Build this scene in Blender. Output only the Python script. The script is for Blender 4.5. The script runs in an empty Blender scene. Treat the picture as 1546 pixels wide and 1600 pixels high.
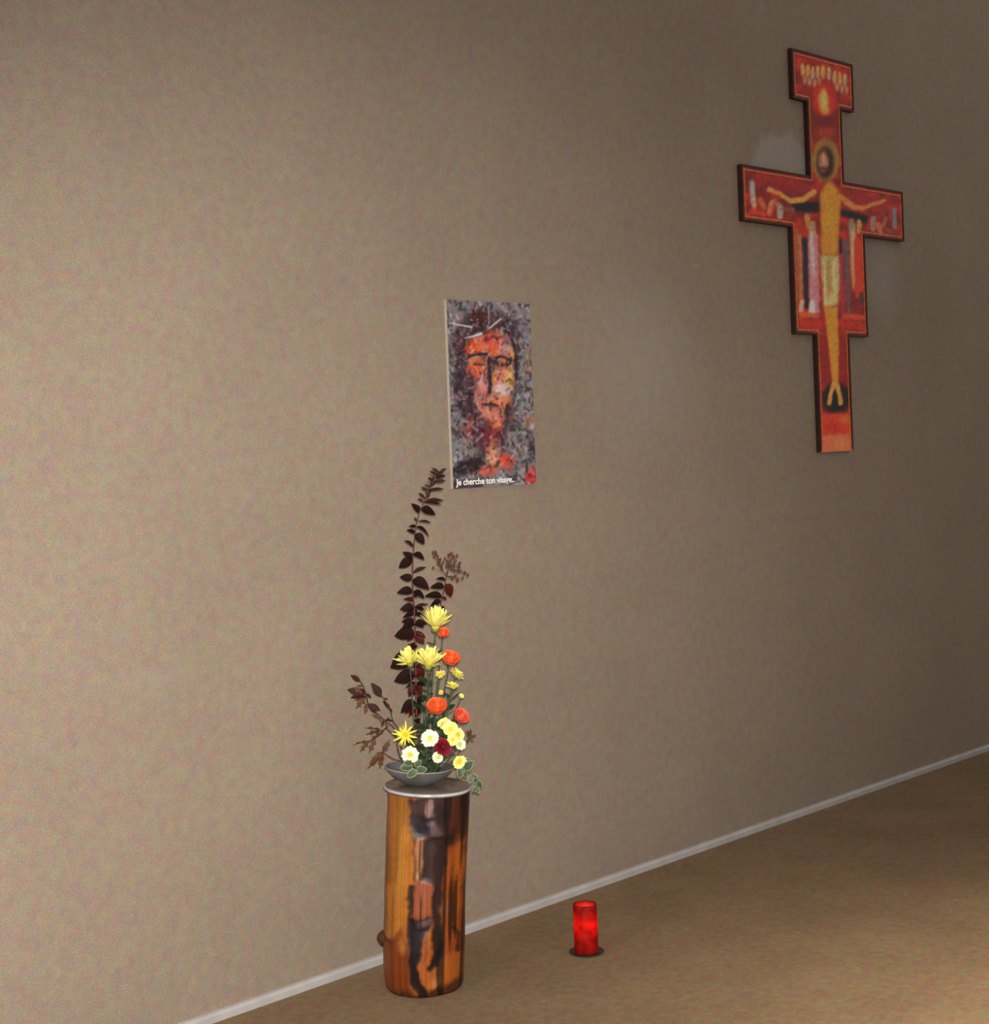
import bpy, bmesh, math, random
import numpy as np
from mathutils import Vector, Matrix

random.seed(7)
RNG = np.random.default_rng(7)
SC = bpy.context.scene
COL = SC.collection

# ------------------------------------------------------------------ camera
F_PX, IMG_W, IMG_H = 2500.0, 1546.0, 1600.0
CAM_H = 1.5
ROLL = math.atan(0.037)
PPX, PPY = 773.0, 693.6
cam_d = bpy.data.cameras.new('camera')
cam = bpy.data.objects.new('camera', cam_d)
COL.objects.link(cam)
cs, sn = math.cos(ROLL), math.sin(ROLL)
cam.matrix_world = Matrix(((cs, sn, 0, 0), (0, 0, -1, 0), (-sn, cs, 0, CAM_H), (0, 0, 0, 1)))
cam_d.sensor_fit = 'HORIZONTAL'
cam_d.sensor_width = 36.0
cam_d.lens = 36.0 * F_PX / IMG_W
cam_d.shift_y = -(IMG_H / 2 - PPY) / IMG_W
cam_d.clip_end = 100
SC.camera = cam

# ------------------------------------------------------------------ world, lights, exposure
world = bpy.data.worlds.new('world')
SC.world = world
world.use_nodes = True
world.node_tree.nodes['Background'].inputs[0].default_value = (1.0, 0.93, 0.86, 1)
world.node_tree.nodes['Background'].inputs[1].default_value = 0.43


def lamp(name, kind, loc, target, energy, color=(1, 1, 1), **kw):
    d = bpy.data.lights.new(name, kind)
    d.energy = energy
    d.color = color
    for k, v in kw.items():
        setattr(d, k, v)
    o = bpy.data.objects.new(name, d)
    COL.objects.link(o)
    o.location = loc
    o.rotation_euler = (Vector(target) - Vector(loc)).to_track_quat('-Z', 'Y').to_euler()
    return o


# the camera's own flash
lamp('camera_flash', 'SPOT', (0.02, -0.03, 1.56), (-0.68, 4.0, 0.96), 900, (1.0, 0.965, 0.90),
     spot_size=math.radians(58), spot_blend=1.0, shadow_soft_size=0.03)
# daylight from a window round the corner on the left
lamp('window_daylight', 'AREA', (-2.5, 1.55, 1.7), (0.8, 5.0, 1.0), 26, (1.0, 0.92, 0.85),
     shape='RECTANGLE', size=0.9, size_y=1.6)
# added unseen spot from above that brightens the open floor
lamp('floor_fill_spot', 'SPOT', (2.25, 2.7, 3.4), (2.1, 3.15, 0), 1080, (1.0, 0.90, 0.74),
     spot_size=math.radians(70), spot_blend=1.0, shadow_soft_size=0.4)

vs = SC.view_settings
vs.view_transform = 'Standard'
vs.look = 'None'
vs.exposure = 0.0
vs.gamma = 1.0
vs.use_curve_mapping = False

# ------------------------------------------------------------------ helpers


def at(u, v, depth):
    """world point seen at photo pixel (u, v) at a given distance along the view"""
    a, b = u - PPX, v - PPY
    x = a * cs - b * sn
    y = a * sn + b * cs
    return Vector((x / F_PX * depth, depth, CAM_H - y / F_PX * depth))


def s2l(c):
    c = np.asarray(c, dtype=float) / 255.0
    return np.where(c <= 0.04045, c / 12.92, ((c + 0.055) / 1.055) ** 2.4)


def rgb(c, gain=1.0):
    l = np.clip(s2l(c) * gain, 0, 0.95)
    return (float(l[0]), float(l[1]), float(l[2]), 1.0)


def mat(name, col, rough=0.6, gain=1.0, vary=0.0, vscale=30.0, bump=0.0, bscale=60.0, spec=0.4,
        col2=None, sss=0.0, trans=0.0):
    m = bpy.data.materials.new(name)
    m.use_nodes = True
    nt = m.node_tree
    p = nt.nodes['Principled BSDF']
    p.inputs['Roughness'].default_value = rough
    p.inputs['Specular IOR Level'].default_value = spec
    c = rgb(col, gain)
    p.inputs['Base Color'].default_value = c
    tc = nt.nodes.new('ShaderNodeTexCoord')
    if vary > 0 or col2 is not None:
        n = nt.nodes.new('ShaderNodeTexNoise')
        n.inputs['Scale'].default_value = vscale
        n.inputs['Detail'].default_value = 3
        nt.links.new(tc.outputs['Object'], n.inputs['Vector'])
        r = nt.nodes.new('ShaderNodeValToRGB')
        r.color_ramp.elements[0].position = 0.32
        r.color_ramp.elements[1].position = 0.68
        c2 = rgb(col2, gain) if col2 is not None else tuple(min(1, x * (1 + vary)) for x in c[:3]) + (1,)
        c1 = c if col2 is not None else tuple(x * (1 - vary) for x in c[:3]) + (1,)
        r.color_ramp.elements[0].color = c1
        r.color_ramp.elements[1].color = c2
        nt.links.new(n.outputs['Fac'], r.inputs['Fac'])
        nt.links.new(r.outputs['Color'], p.inputs['Base Color'])
    if bump > 0:
        n = nt.nodes.new('ShaderNodeTexNoise')
        n.inputs['Scale'].default_value = bscale
        nt.links.new(tc.outputs['Object'], n.inputs['Vector'])
        b = nt.nodes.new('ShaderNodeBump')
        b.inputs['Strength'].default_value = bump
        b.inputs['Distance'].default_value = 0.004
        nt.links.new(n.outputs['Fac'], b.inputs['Height'])
        nt.links.new(b.outputs['Normal'], p.inputs['Normal'])
    if sss > 0:
        p.inputs['Subsurface Weight'].default_value = sss
        p.inputs['Subsurface Radius'].default_value = (0.01, 0.004, 0.002)
        p.inputs['Subsurface Scale'].default_value = 0.6
    if trans > 0:
        t = nt.nodes.new('ShaderNodeBsdfTranslucent')
        t.inputs['Color'].default_value = c
        mx = nt.nodes.new('ShaderNodeMixShader')
        mx.inputs[0].default_value = trans
        out = nt.nodes['Material Output']
        nt.links.new(p.outputs[0], mx.inputs[1])
        nt.links.new(t.outputs[0], mx.inputs[2])
        nt.links.new(mx.outputs[0], out.inputs['Surface'])
    return m


def paint_mat(name, rough=0.5, spec=0.3, bump=0.0, bscale=80):
    """material that shows the colour attribute painted on the mesh"""
    m = mat(name, (128, 128, 128), rough, spec=spec, bump=bump, bscale=bscale)
    nt = m.node_tree
    a = nt.nodes.new('ShaderNodeAttribute')
    a.attribute_name = 'paint'
    nt.links.new(a.outputs['Color'], nt.nodes['Principled BSDF'].inputs['Base Color'])
    return m


class MB:
    def __init__(self):
        self.v, self.f = [], []

    def add(self, verts, faces):
        o = len(self.v)
        self.v += [tuple(x) for x in verts]
        self.f += [tuple(i + o for i in q) for q in faces]
        return self

    def box(self, x0, x1, y0, y1, z0, z1):
        vv = [(x, y, z) for z in (z0, z1) for y in (y0, y1) for x in (x0, x1)]
        return self.add(vv, [(0, 2, 3, 1), (4, 5, 7, 6), (0, 1, 5, 4), (2, 6, 7, 3), (0, 4, 6, 2), (1, 3, 7, 5)])

    def tube(self, pts, radii, n=7, cap=True):
        pts = [Vector(p) for p in pts]
        if not hasattr(radii, '__len__'):
            radii = [radii] * len(pts)
        vv, ff = [], []
        ref = Vector((0.13, 1, 0.21)).normalized()
        for i, p in enumerate(pts):
            t = (pts[min(i + 1, len(pts) - 1)] - pts[max(i - 1, 0)])
            t = t.normalized() if t.length > 1e-9 else Vector((0, 0, 1))
            a = t.cross(ref)
            a = a.normalized() if a.length > 1e-6 else t.orthogonal().normalized()
            b = t.cross(a)
            for k in range(n):
                w = 2 * math.pi * k / n
                vv.append(p + (a * math.cos(w) + b * math.sin(w)) * radii[i])
        for i in range(len(pts) - 1):
            for k in range(n):
                ff.append((i * n + k, i * n + (k + 1) % n, (i + 1) * n + (k + 1) % n, (i + 1) * n + k))
        if cap:
            ff.append(tuple(range(n))[::-1])
            ff.append(tuple((len(pts) - 1) * n + k for k in range(n)))
        return self.add(vv, ff)

    def lathe(self, prof, n=48, c=(0, 0, 0), wob=None):
        vv, ff = [], []
        for i, (r, z) in enumerate(prof):
            for k in range(n):
                w = 2 * math.pi * k / n
                rr = max(r, 1e-4) * (1 + (wob(w, z) if wob else 0))
                vv.append((c[0] + rr * math.cos(w), c[1] + rr * math.sin(w), c[2] + z))
        m = len(prof)
        for i in range(m - 1):
            for k in range(n):
                ff.append((i * n + k, i * n + (k + 1) % n, (i + 1) * n + (k + 1) % n, (i + 1) * n + k))
        ff.append(tuple(range(n))[::-1])
        ff.append(tuple((m - 1) * n + k for k in range(n)))
        return self.add(vv, ff)

    def ball(self, c, r, n=8, m=5, sq=(1, 1, 1)):
        vv = [(c[0], c[1], c[2] - r * sq[2])]
        for i in range(1, m):
            ph = -math.pi / 2 + math.pi * i / m
            for k in range(n):
                w = 2 * math.pi * k / n
                vv.append((c[0] + r * sq[0] * math.cos(ph) * math.cos(w), c[1] + r * sq[1] * math.cos(ph) * math.sin(w),
                           c[2] + r * sq[2] * math.sin(ph)))
        vv.append((c[0], c[1], c[2] + r * sq[2]))
        ff = []
        for k in range(n):
            ff.append((0, 1 + (k + 1) % n, 1 + k))
            ff.append((len(vv) - 1, 1 + (m - 2) * n + k, 1 + (m - 2) * n + (k + 1) % n))
        for i in range(m - 2):
            for k in range(n):
                ff.append((1 + i * n + k, 1 + i * n + (k + 1) % n, 1 + (i + 1) * n + (k + 1) % n, 1 + (i + 1) * n + k))
        return self.add(vv, ff)

    def mesh(self, name, material, smooth=True):
        me = bpy.data.meshes.new(name)
        me.from_pydata(self.v, [], self.f)
        me.materials.append(material)
        if smooth:
            me.polygons.foreach_set('use_smooth', [True] * len(me.polygons))
        me.update()
        return me

    def build(self, name, material, parent=None, smooth=True, loc=None):
        o = bpy.data.objects.new(name, self.mesh(name, material, smooth))
        COL.objects.link(o)
        o.parent = parent
        if loc is not None:
            o.location = loc
        return o


def tag(o, label=None, cat=None, group=None, kind=None):
    for k, v in (('label', label), ('category', cat), ('group', group), ('kind', kind)):
        if v:
            o[k] = v
    return o


def thing(name, label, cat, loc=(0, 0, 0), group=None, rot=(0, 0, 0)):
    o = bpy.data.objects.new(name, None)
    o.empty_display_size = 0.05
    COL.objects.link(o)
    o.location = loc
    o.rotation_euler = rot
    return tag(o, label, cat, group)


def spline(pts, n=6):
    """Catmull-Rom through the points"""
    P = [Vector(p) for p in pts]
    P = [P[0] * 2 - P[1]] + P + [P[-1] * 2 - P[-2]]
    out = []
    for i in range(1, len(P) - 2):
        for k in range(n):
            t = k / n
            a, b, c, d = P[i - 1], P[i], P[i + 1], P[i + 2]
            out.append(0.5 * ((2 * b) + (c - a) * t + (2 * a - 5 * b + 4 * c - d) * t * t + (3 * b - a - 3 * c + d) * t ** 3))
    out.append(P[-2])
    return out


# ------------------------------------------------------------------ little painter (numpy canvas, sRGB 0..255)
class Canvas:
    def __init__(self, x0, y0, x1, y1, scale, col):
        self.x0, self.y0, self.s = x0, y0, scale
        self.w, self.h = int((x1 - x0) * scale), int((y1 - y0) * scale)
        self.a = np.ones((self.h, self.w, 3)) * np.array(col, float)
        self.X, self.Y = np.meshgrid(x0 + (np.arange(self.w) + .5) / scale, y0 + (np.arange(self.h) + .5) / scale)

    def put(self, mask, col, alpha=1.0):
        m = (mask * alpha)[..., None]
        self.a = self.a * (1 - m) + np.array(col, float) * m

    def poly(self, pts, col, soft=1.5, alpha=1.0):
        inside = np.zeros((self.h, self.w), bool)
        n = len(pts)
        for i in range(n):
            (xa, ya), (xb, yb) = pts[i], pts[(i + 1) % n]
            if ya == yb:
                continue
            c = ((ya > self.Y) != (yb > self.Y)) & (self.X < (xb - xa) * (self.Y - ya) / (yb - ya) + xa)
            inside ^= c
        self.put(blur(inside.astype(float), soft * self.s), col, alpha)

    def rect(self, x0, x1, y0, y1, col, soft=1.5, alpha=1.0):
        self.poly([(x0, y0), (x1, y0), (x1, y1), (x0, y1)], col, soft, alpha)

    def oval(self, cx, cy, rx, ry, col, soft=0.25, alpha=1.0, rot=0.0):
        c, s = math.cos(rot), math.sin(rot)
        dx, dy = self.X - cx, self.Y - cy
        d = np.sqrt(((dx * c + dy * s) / rx) ** 2 + ((-dx * s + dy * c) / ry) ** 2)
        self.put(np.clip((1 + soft - d) / (2 * soft), 0, 1), col, alpha)

    def line(self, pts, r, col, soft=1.0, alpha=1.0):
        rr = r if hasattr(r, '__len__') else [r] * len(pts)
        best = np.zeros((self.h, self.w))
        for i in range(len(pts) - 1):
            (xa, ya), (xb, yb) = pts[i], pts[i + 1]
            L = (xb - xa) ** 2 + (yb - ya) ** 2 + 1e-9
            t = np.clip(((self.X - xa) * (xb - xa) + (self.Y - ya) * (yb - ya)) / L, 0, 1)
            d = np.hypot(self.X - xa - t * (xb - xa), self.Y - ya - t * (yb - ya))
            rad = rr[i] + (rr[i + 1] - rr[i]) * t
            best = np.maximum(best, np.clip((rad + soft - d) / (2 * soft), 0, 1))
        self.put(best, col, alpha)

    def dab(self, cx, cy, L, r, ang, col, alpha=0.8):
        """one short brush stroke, painted only on its own small window"""
        R = L + r + 2
        i0, i1 = int((cx - R - self.x0) * self.s), int((cx + R - self.x0) * self.s) + 1
        j0, j1 = int((cy - R - self.y0) * self.s), int((cy + R - self.y0) * self.s) + 1
        i0, j0, i1, j1 = max(i0, 0), max(j0, 0), min(i1, self.w), min(j1, self.h)
        if i1 <= i0 or j1 <= j0:
            return
        X, Y = self.X[j0:j1, i0:i1] - cx, self.Y[j0:j1, i0:i1] - cy
        c, s = math.cos(ang), math.sin(ang)
        p = np.clip(X * c + Y * s, -L / 2, L / 2)
        d = np.hypot(X - p * c, Y - p * s)
        m = (np.clip((r - d) / (0.5 * r), 0, 1) * alpha)[..., None]
        self.a[j0:j1, i0:i1] = self.a[j0:j1, i0:i1] * (1 - m) + np.array(col, float) * m

    def warp(self, amp, cell):
        dx = (vnoise(self.h, self.w, cell * self.s) - .5) * 2 * amp * self.s
        dy = (vnoise(self.h, self.w, cell * self.s) - .5) * 2 * amp * self.s
        jj, ii = np.mgrid[0:self.h, 0:self.w]
        self.a = self.a[np.clip(jj + dy, 0, self.h - 1).astype(int), np.clip(ii + dx, 0, self.w - 1).astype(int)]

    def get(self, x, y):
        i = np.clip((np.asarray(x) - self.x0) * self.s - .5, 0, self.w - 1.001)
        j = np.clip((np.asarray(y) - self.y0) * self.s - .5, 0, self.h - 1.001)
        i0, j0 = i.astype(int), j.astype(int)
        fi, fj = (i - i0)[..., None], (j - j0)[..., None]
        A = self.a
        return ((A[j0, i0] * (1 - fi) + A[j0, i0 + 1] * fi) * (1 - fj)
                + (A[j0 + 1, i0] * (1 - fi) + A[j0 + 1, i0 + 1] * fi) * fj)


def blur(a, r):
    r = int(round(r))
    if r < 1:
        return a
    for ax in (0, 1):
        for _ in range(2):
            k = 2 * r + 1
            pad = [(0, 0), (0, 0)]
            pad[ax] = (r + 1, r)
            c = np.cumsum(np.pad(a, pad, mode='edge'), axis=ax)
            a = (np.take(c, range(k, c.shape[ax]), axis=ax) - np.take(c, range(0, c.shape[ax] - k), axis=ax)) / k
    return a


def vnoise(h, w, cell):
    gh, gw = int(h / cell) + 3, int(w / cell) + 3
    g = RNG.random((gh, gw))
    j, i = np.mgrid[0:h, 0:w] / float(cell)
    j0, i0 = j.astype(int), i.astype(int)
    fj, fi = j - j0, i - i0
    fj, fi = fj * fj * (3 - 2 * fj), fi * fi * (3 - 2 * fi)
    return ((g[j0, i0] * (1 - fi) + g[j0, i0 + 1] * fi) * (1 - fj) + (g[j0 + 1, i0] * (1 - fi) + g[j0 + 1, i0 + 1] * fi) * fj)


def homography(src, dst):
    A = []
    for (x, y), (u, v) in zip(src, dst):
        A.append([x, y, 1, 0, 0, 0, -u * x, -u * y, -u])
        A.append([0, 0, 0, x, y, 1, -v * x, -v * y, -v])
    H = np.linalg.svd(np.array(A))[2][-1].reshape(3, 3)

    def f(x, y):
        q = H @ np.stack([np.ravel(x), np.ravel(y), np.ones(np.size(x))])
        return (q[0] / q[2]), (q[1] / q[2])
    return f


def grid_panel(rects, step, y, colour):
    """flat front face made of gridded rectangles (local x, z at depth y); colour(x, z) -> linear rgb"""
    V, Fc, N = [], [], 0
    for (x0, x1, z0, z1) in rects:
        nx, nz = max(2, int(math.ceil((x1 - x0) / step)) + 1), max(2, int(math.ceil((z1 - z0) / step)) + 1)
        X, Z = np.meshgrid(np.linspace(x0, x1, nx), np.linspace(z0, z1, nz))
        V.append(np.stack([X.ravel(), np.full(X.size, y), Z.ravel()], 1))
        I = (np.arange(nz - 1)[:, None] * nx + np.arange(nx - 1)[None, :]).ravel() + N
        Fc.append(np.stack([I, I + 1, I + nx + 1, I + nx], 1))
        N += X.size
    V, Fc = np.concatenate(V), np.concatenate(Fc)
    return painted_mesh(V, Fc, colour(V[:, 0], V[:, 2]))


def painted_mesh(V, Fc, C):
    me = bpy.data.meshes.new('painting')
    me.vertices.add(len(V))
    me.vertices.foreach_set('co', V.astype(np.float32).ravel())
    me.loops.add(Fc.size)
    me.loops.foreach_set('vertex_index', Fc.astype(np.int32).ravel())
    me.polygons.add(len(Fc))
    me.polygons.foreach_set('loop_start', np.arange(0, Fc.size, 4, dtype=np.int32))
    me.update(calc_edges=True)
    me.validate()
    ca = me.color_attributes.new('paint', 'FLOAT_COLOR', 'POINT')
    ca.data.foreach_set('color', np.concatenate([C, np.ones((len(C), 1))], 1).astype(np.float32).ravel())
    return me


def add_mesh(name, me, m, parent=None, smooth=False):
    me.name = name
    me.materials.append(m)
    if smooth:
        me.polygons.foreach_set('use_smooth', [True] * len(me.polygons))
    o = bpy.data.objects.new(name, me)
    COL.objects.link(o)
    o.parent = parent
    return o


# ------------------------------------------------------------------ the room: wall, floor, baseboard
WALL_O = Vector((-0.4226, 4.6323, 0.0))           # a point on the foot of the wall
WALL_ROT = math.atan2(0.72275, 0.69110)           # local x runs along the wall, local -y into the room


def wall_material():
    m = mat('painted_plaster', (139, 127, 114), rough=0.75, spec=0.25)
    nt = m.node_tree
    L = nt.links.new
    p = nt.nodes['Principled BSDF']
    tc = nt.nodes.new('ShaderNodeTexCoord')

    def noise(scale, detail=2):
        n = nt.nodes.new('ShaderNodeTexNoise')
        n.inputs['Scale'].default_value = scale
        n.inputs['Detail'].default_value = detail
        L(tc.outputs['Object'], n.inputs['Vector'])
        return n

    def mixc(fac, a, b, mode='MIX'):
        x = nt.nodes.new('ShaderNodeMix')
        x.data_type = 'RGBA'
        x.blend_type = mode
        for sock, val in ((x.inputs[0], fac), (x.inputs[6], a), (x.inputs[7], b)):
            if isinstance(val, (int, float, tuple)):
                sock.default_value = val
            else:
                L(val, sock)
        return x.outputs[2]

    base = (0.284, 0.221, 0.168, 1)
    c = mixc(0.75, base, noise(360, 1).outputs['Color'], 'OVERLAY')       # grain of the plaster
    c = mixc(0.26, c, noise(34, 3).outputs['Color'], 'OVERLAY')
    c = mixc(0.12, c, noise(2.2, 3).outputs['Fac'], 'OVERLAY')            # broad unevenness

    def patch(cx, cz, rx, rz, soft, amount, cut=None):
        nonlocal c
        sx = nt.nodes.new('ShaderNodeSeparateXYZ')
        L(tc.outputs['Object'], sx.inputs[0])

        def mth(op, a, b=None):
            n = nt.nodes.new('ShaderNodeMath')
            n.operation = op
            for i, val in enumerate((a, b)):
                if val is None:
                    continue
                if isinstance(val, (int, float)):
                    n.inputs[i].default_value = val
                else:
                    L(val, n.inputs[i])
            return n.outputs[0]
        dx = mth('DIVIDE', mth('SUBTRACT', sx.outputs[0], cx), rx)
        dz = mth('DIVIDE', mth('SUBTRACT', sx.outputs[2], cz), rz)
        d = mth('SQRT', mth('ADD', mth('MULTIPLY', dx, dx), mth('MULTIPLY', dz, dz)))
        d = mth('ADD', d, mth('MULTIPLY', mth('SUBTRACT', noise(9).outputs['Fac'], 0.5), 0.6))
        mr = nt.nodes.new('ShaderNodeMapRange')
        mr.inputs[1].default_value = 1.0 + soft
        mr.inputs[2].default_value = 1.0 - soft
        mr.inputs[3].default_value = 0.0
        mr.inputs[4].default_value = amount
        L(d, mr.inputs[0])
        c = mixc(mr.outputs[0], c, (0.42, 0.40, 0.38, 1))
    patch(2.32, 2.53, 0.215, 0.15, 0.10, 0.42)     # pale repair behind the cross arm
    patch(1.42, 1.78, 0.22, 0.24, 0.8, 0.22)       # faint paler patch with a soft edge
    patch(3.05, 2.14, 0.12, 0.14, 0.6, 0.25)
    patch(-0.72, 0.93, 0.10, 0.02, 0.9, 0.10)
    L(c, p.inputs['Base Color'])
    b = nt.nodes.new('ShaderNodeBump')
    b.inputs['Strength'].default_value = 0.12
    b.inputs['Distance'].default_value = 0.003
    L(noise(150).outputs['Fac'], b.inputs['Height'])
    L(b.outputs['Normal'], p.inputs['Normal'])
    return m


def carpet_material():
    m = mat('carpet', (120, 96, 66), rough=0.95, spec=0.05)
    nt = m.node_tree
    L = nt.links.new
    p = nt.nodes['Principled BSDF']
    tc = nt.nodes.new('ShaderNodeTexCoord')
    prev = None
    for scale, fac, det in ((420, 0.7, 1), (45, 0.45, 3), (3.5, 0.2, 2)):
        n = nt.nodes.new('ShaderNodeTexNoise')
        n.inputs['Scale'].default_value = scale
        n.inputs['Detail'].default_value = det
        L(tc.outputs['Object'], n.inputs['Vector'])
        x = nt.nodes.new('ShaderNodeMix')
        x.data_type = 'RGBA'
        x.blend_type = 'OVERLAY'
        x.inputs[0].default_value = fac
        if prev is None:
            x.inputs[6].default_value = (0.246, 0.166, 0.099, 1)
        else:
            L(prev, x.inputs[6])
        L(n.outputs['Color'] if scale > 10 else n.outputs['Fac'], x.inputs[7])
        prev = x.outputs[2]
    L(prev, p.inputs['Base Color'])
    n = nt.nodes.new('ShaderNodeTexNoise')
    n.inputs['Scale'].default_value = 300
    L(tc.outputs['Object'], n.inputs['Vector'])
    b = nt.nodes.new('ShaderNodeBump')
    b.inputs['Strength'].default_value = 0.5
    b.inputs['Distance'].default_value = 0.004
    L(n.outputs['Fac'], b.inputs['Height'])
    L(b.outputs['Normal'], p.inputs['Normal'])
    return m


def in_wall_frame(o):
    o.location = WALL_O
    o.rotation_euler = (0, 0, WALL_ROT)
    return o


wall = in_wall_frame(MB().box(-3.2, 7.5, 0.0, 0.15, -0.05, 4.2).build('wall_back', wall_material(), smooth=False))
tag(wall, 'plain beige plastered wall with a pale repaired patch', kind='structure')
floor = in_wall_frame(MB().box(-3.2, 7.5, -6.5, 0.0, -0.08, 0.0).build('floor', carpet_material(), smooth=False))
tag(floor, 'tan speckled carpet floor', kind='structure')
bb = MB()
bb.add([(x, y, z) for x in (-3.2, 7.5) for (y, z) in ((0, 0), (-0.014, 0), (-0.014, 0.017), (-0.009, 0.024), (0, 0.026))],
       [(0, 1, 6, 5), (1, 2, 7, 6), (2, 3, 8, 7), (3, 4, 9, 8), (0, 5, 9, 4), (0, 4, 3, 2, 1), (5, 6, 7, 8, 9)])
base = in_wall_frame(bb.build('baseboard_back', mat('baseboard_paint', (176, 172, 170), 0.5, vary=0.08, vscale=14), smooth=False))
tag(base, 'thin pale grey baseboard at the foot of the wall', kind='structure')

# ------------------------------------------------------------------ painted cross on the wall
CX_S = 2.604


def build_cross():
    root = thing('wall_cross', 'large stepped painted wooden cross with ochre figure hanging on the wall', 'cross')
    root.location = WALL_O + Vector((0.69110, 0.72275, 0)) * CX_S
    root.rotation_euler = (0, 0, WALL_ROT)
    T = 0.017
    half = [(3.024, 2.825, .228), (2.825, 2.526, .1285), (2.526, 2.311, .604), (2.311, 1.889, .2745), (1.889, 1.418, .124)]
    rects = [(-w, w, z1, z0) for (z0, z1, w) in half]
    out = []
    for (z0, z1, w) in half:
        out += [(w, z0), (w, z1)]
    outline = out + [(-x, z) for (x, z) in out[::-1]]              # clockwise seen from the room
    n = len(outline)
    # board: dark wooden slab
    b = MB()
    b.add([(x, 0, z) for x, z in outline] + [(x, -T, z) for x, z in outline],
          [(i, (i + 1) % n, n + (i + 1) % n, n + i) for i in range(n)])
    for r in rects:
        x0, x1, z0, z1 = r
        b.add([(x0, -T, z0), (x1, -T, z0), (x1, -T, z1), (x0, -T, z1)], [(0, 1, 2, 3)])
        b.add([(x0, 0, z0), (x1, 0, z0), (x1, 0, z1), (x0, 0, z1)], [(3, 2, 1, 0)])
    b.build('board', mat('cross_board', (46, 24, 18), 0.6, vary=0.3), root, smooth=False)

    # painting, sketched in its own drawing coordinates
    cv = Canvas(1150, 65, 1420, 715, 3, (158, 34, 20))
    h = homography([(-.228, 3.024), (.604, 2.526), (.124, 1.418), (-.604, 2.311)],
                   [(1238, 75), (1412, 301), (1334, 705), (1163, 344)])
    # red field varied
    nz = vnoise(cv.h, cv.w, 30)[..., None]
    cv.a *= 0.65 + 0.55 * nz
    cv.poly([(1262, 150), (1316, 170), (1318, 230), (1264, 215)], (120, 26, 14), 3)
    cv.rect(1255, 1330, 105, 140, (160, 35, 25), 6, .6)
    # top ornament: a row of cream and gold leaf dabs over a flame-like drop
    for k, (x, y) in enumerate([(1256, 110), (1264, 112), (1272, 115), (1280, 114), (1288, 113), (1297, 116), (1306, 121), (1314, 124), (1322, 126)]):
        col = ((190, 160, 110), (208, 160, 70), (176, 165, 130))[k % 3]
        cv.oval(x, y, 3.4, 9.5, col, .35, .85)
        cv.oval(x, y - 8, 2.6, 3.4, (215, 165, 80), .4, .8)
        if k not in (4, 5):
            cv.oval(x + 3, y + 15, 3.2, 6.5, ((180, 140, 95), (165, 160, 125))[k % 2], .4, .8)
    cv.oval(1290, 156, 19, 27, (190, 32, 14), .2)
    cv.poly([(1287, 135), (1296, 150), (1298, 176), (1290, 180), (1282, 170), (1280, 150)], (226, 150, 66), 2)
    cv.oval(1290, 156, 4, 14, (240, 185, 100), .4, .8)
    cv.oval(1289, 190, 16, 10, (105, 20, 16), .3, .8)
    cv.oval(1292, 207, 14, 9, (175, 55, 20), .4, .7)
    # side arms
    for pts in ([(1180, 272), (1280, 292), (1280, 304), (1182, 290)], [(1318, 300), (1400, 313), (1400, 326), (1318, 316)]):
        cv.poly(pts, (150, 30, 24), 3)
    cv.poly([(1190, 282), (1275, 300), (1268, 306), (1190, 292)], (120, 28, 42), 4, .7)
    cv.poly([(1236, 316), (1282, 316), (1282, 332), (1246, 330)], (14, 9, 12), 2)
    cv.poly([(1314, 326), (1358, 338), (1356, 350), (1314, 336)], (14, 9, 12), 2)
    for (x, y, L, r, ang, col) in [(1178, 300, 30, 4.5, 1.5, (160, 165, 160)), (1180, 316, 10, 4, 1.4, (190, 150, 120)), (1193, 318, 14, 4, 1.0, (190, 100, 60)),
                                   (1206, 324, 16, 4, 1.8, (205, 120, 75)), (1216, 318, 12, 4, .8, (175, 110, 80)), (1221, 332, 12, 5, 1.6, (165, 170, 160)),
                                   (1232, 327, 16, 3, .1, (120, 90, 70)), (1186, 332, 20, 3.5, .15, (190, 60, 24)),
                                   (1366, 350, 16, 4, 1.6, (150, 140, 125)), (1376, 358, 14, 4, 1.2, (200, 110, 70)), (1384, 348, 12, 3.5, 1.9, (165, 95, 65)),
                                   (1400, 342, 26, 3.5, 1.55, (120, 125, 140)), (1392, 362, 12, 3, .5, (150, 60, 40)), (1394, 334, 16, 3, 1.5, (150, 60, 50))]:
        cv.dab(x, y, L, r + 1.2, ang, col, .85)
    # apron: plain vertical bands of colour
    for (x0, x1, x2, x3, y0, y1, col) in [(1243, 1249, 1250, 1254, 358, 500, (170, 84, 50)), (1250, 1254, 1253, 1256, 366, 470, (180, 140, 90)),
                                          (1255, 1264, 1259, 1266, 372, 482, (26, 20, 38)), (1264, 1280, 1266, 1282, 366, 490, (186, 120, 128)),
                                          (1266, 1271, 1270, 1275, 360, 430, (190, 180, 170)), (1312, 1320, 1316, 1321, 372, 492, (160, 40, 62)),
                                          (1320, 1328, 1326, 1330, 375, 492, (92, 84, 92)), (1328, 1338, 1334, 1338, 350, 452, (205, 165, 115)),
                                          (1336, 1350, 1338, 1352, 374, 466, (206, 52, 26))]:
        cv.poly([(x0, y0), (x1, y0), (x3, y1), (x2, y1)], col, 1.6)
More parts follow.
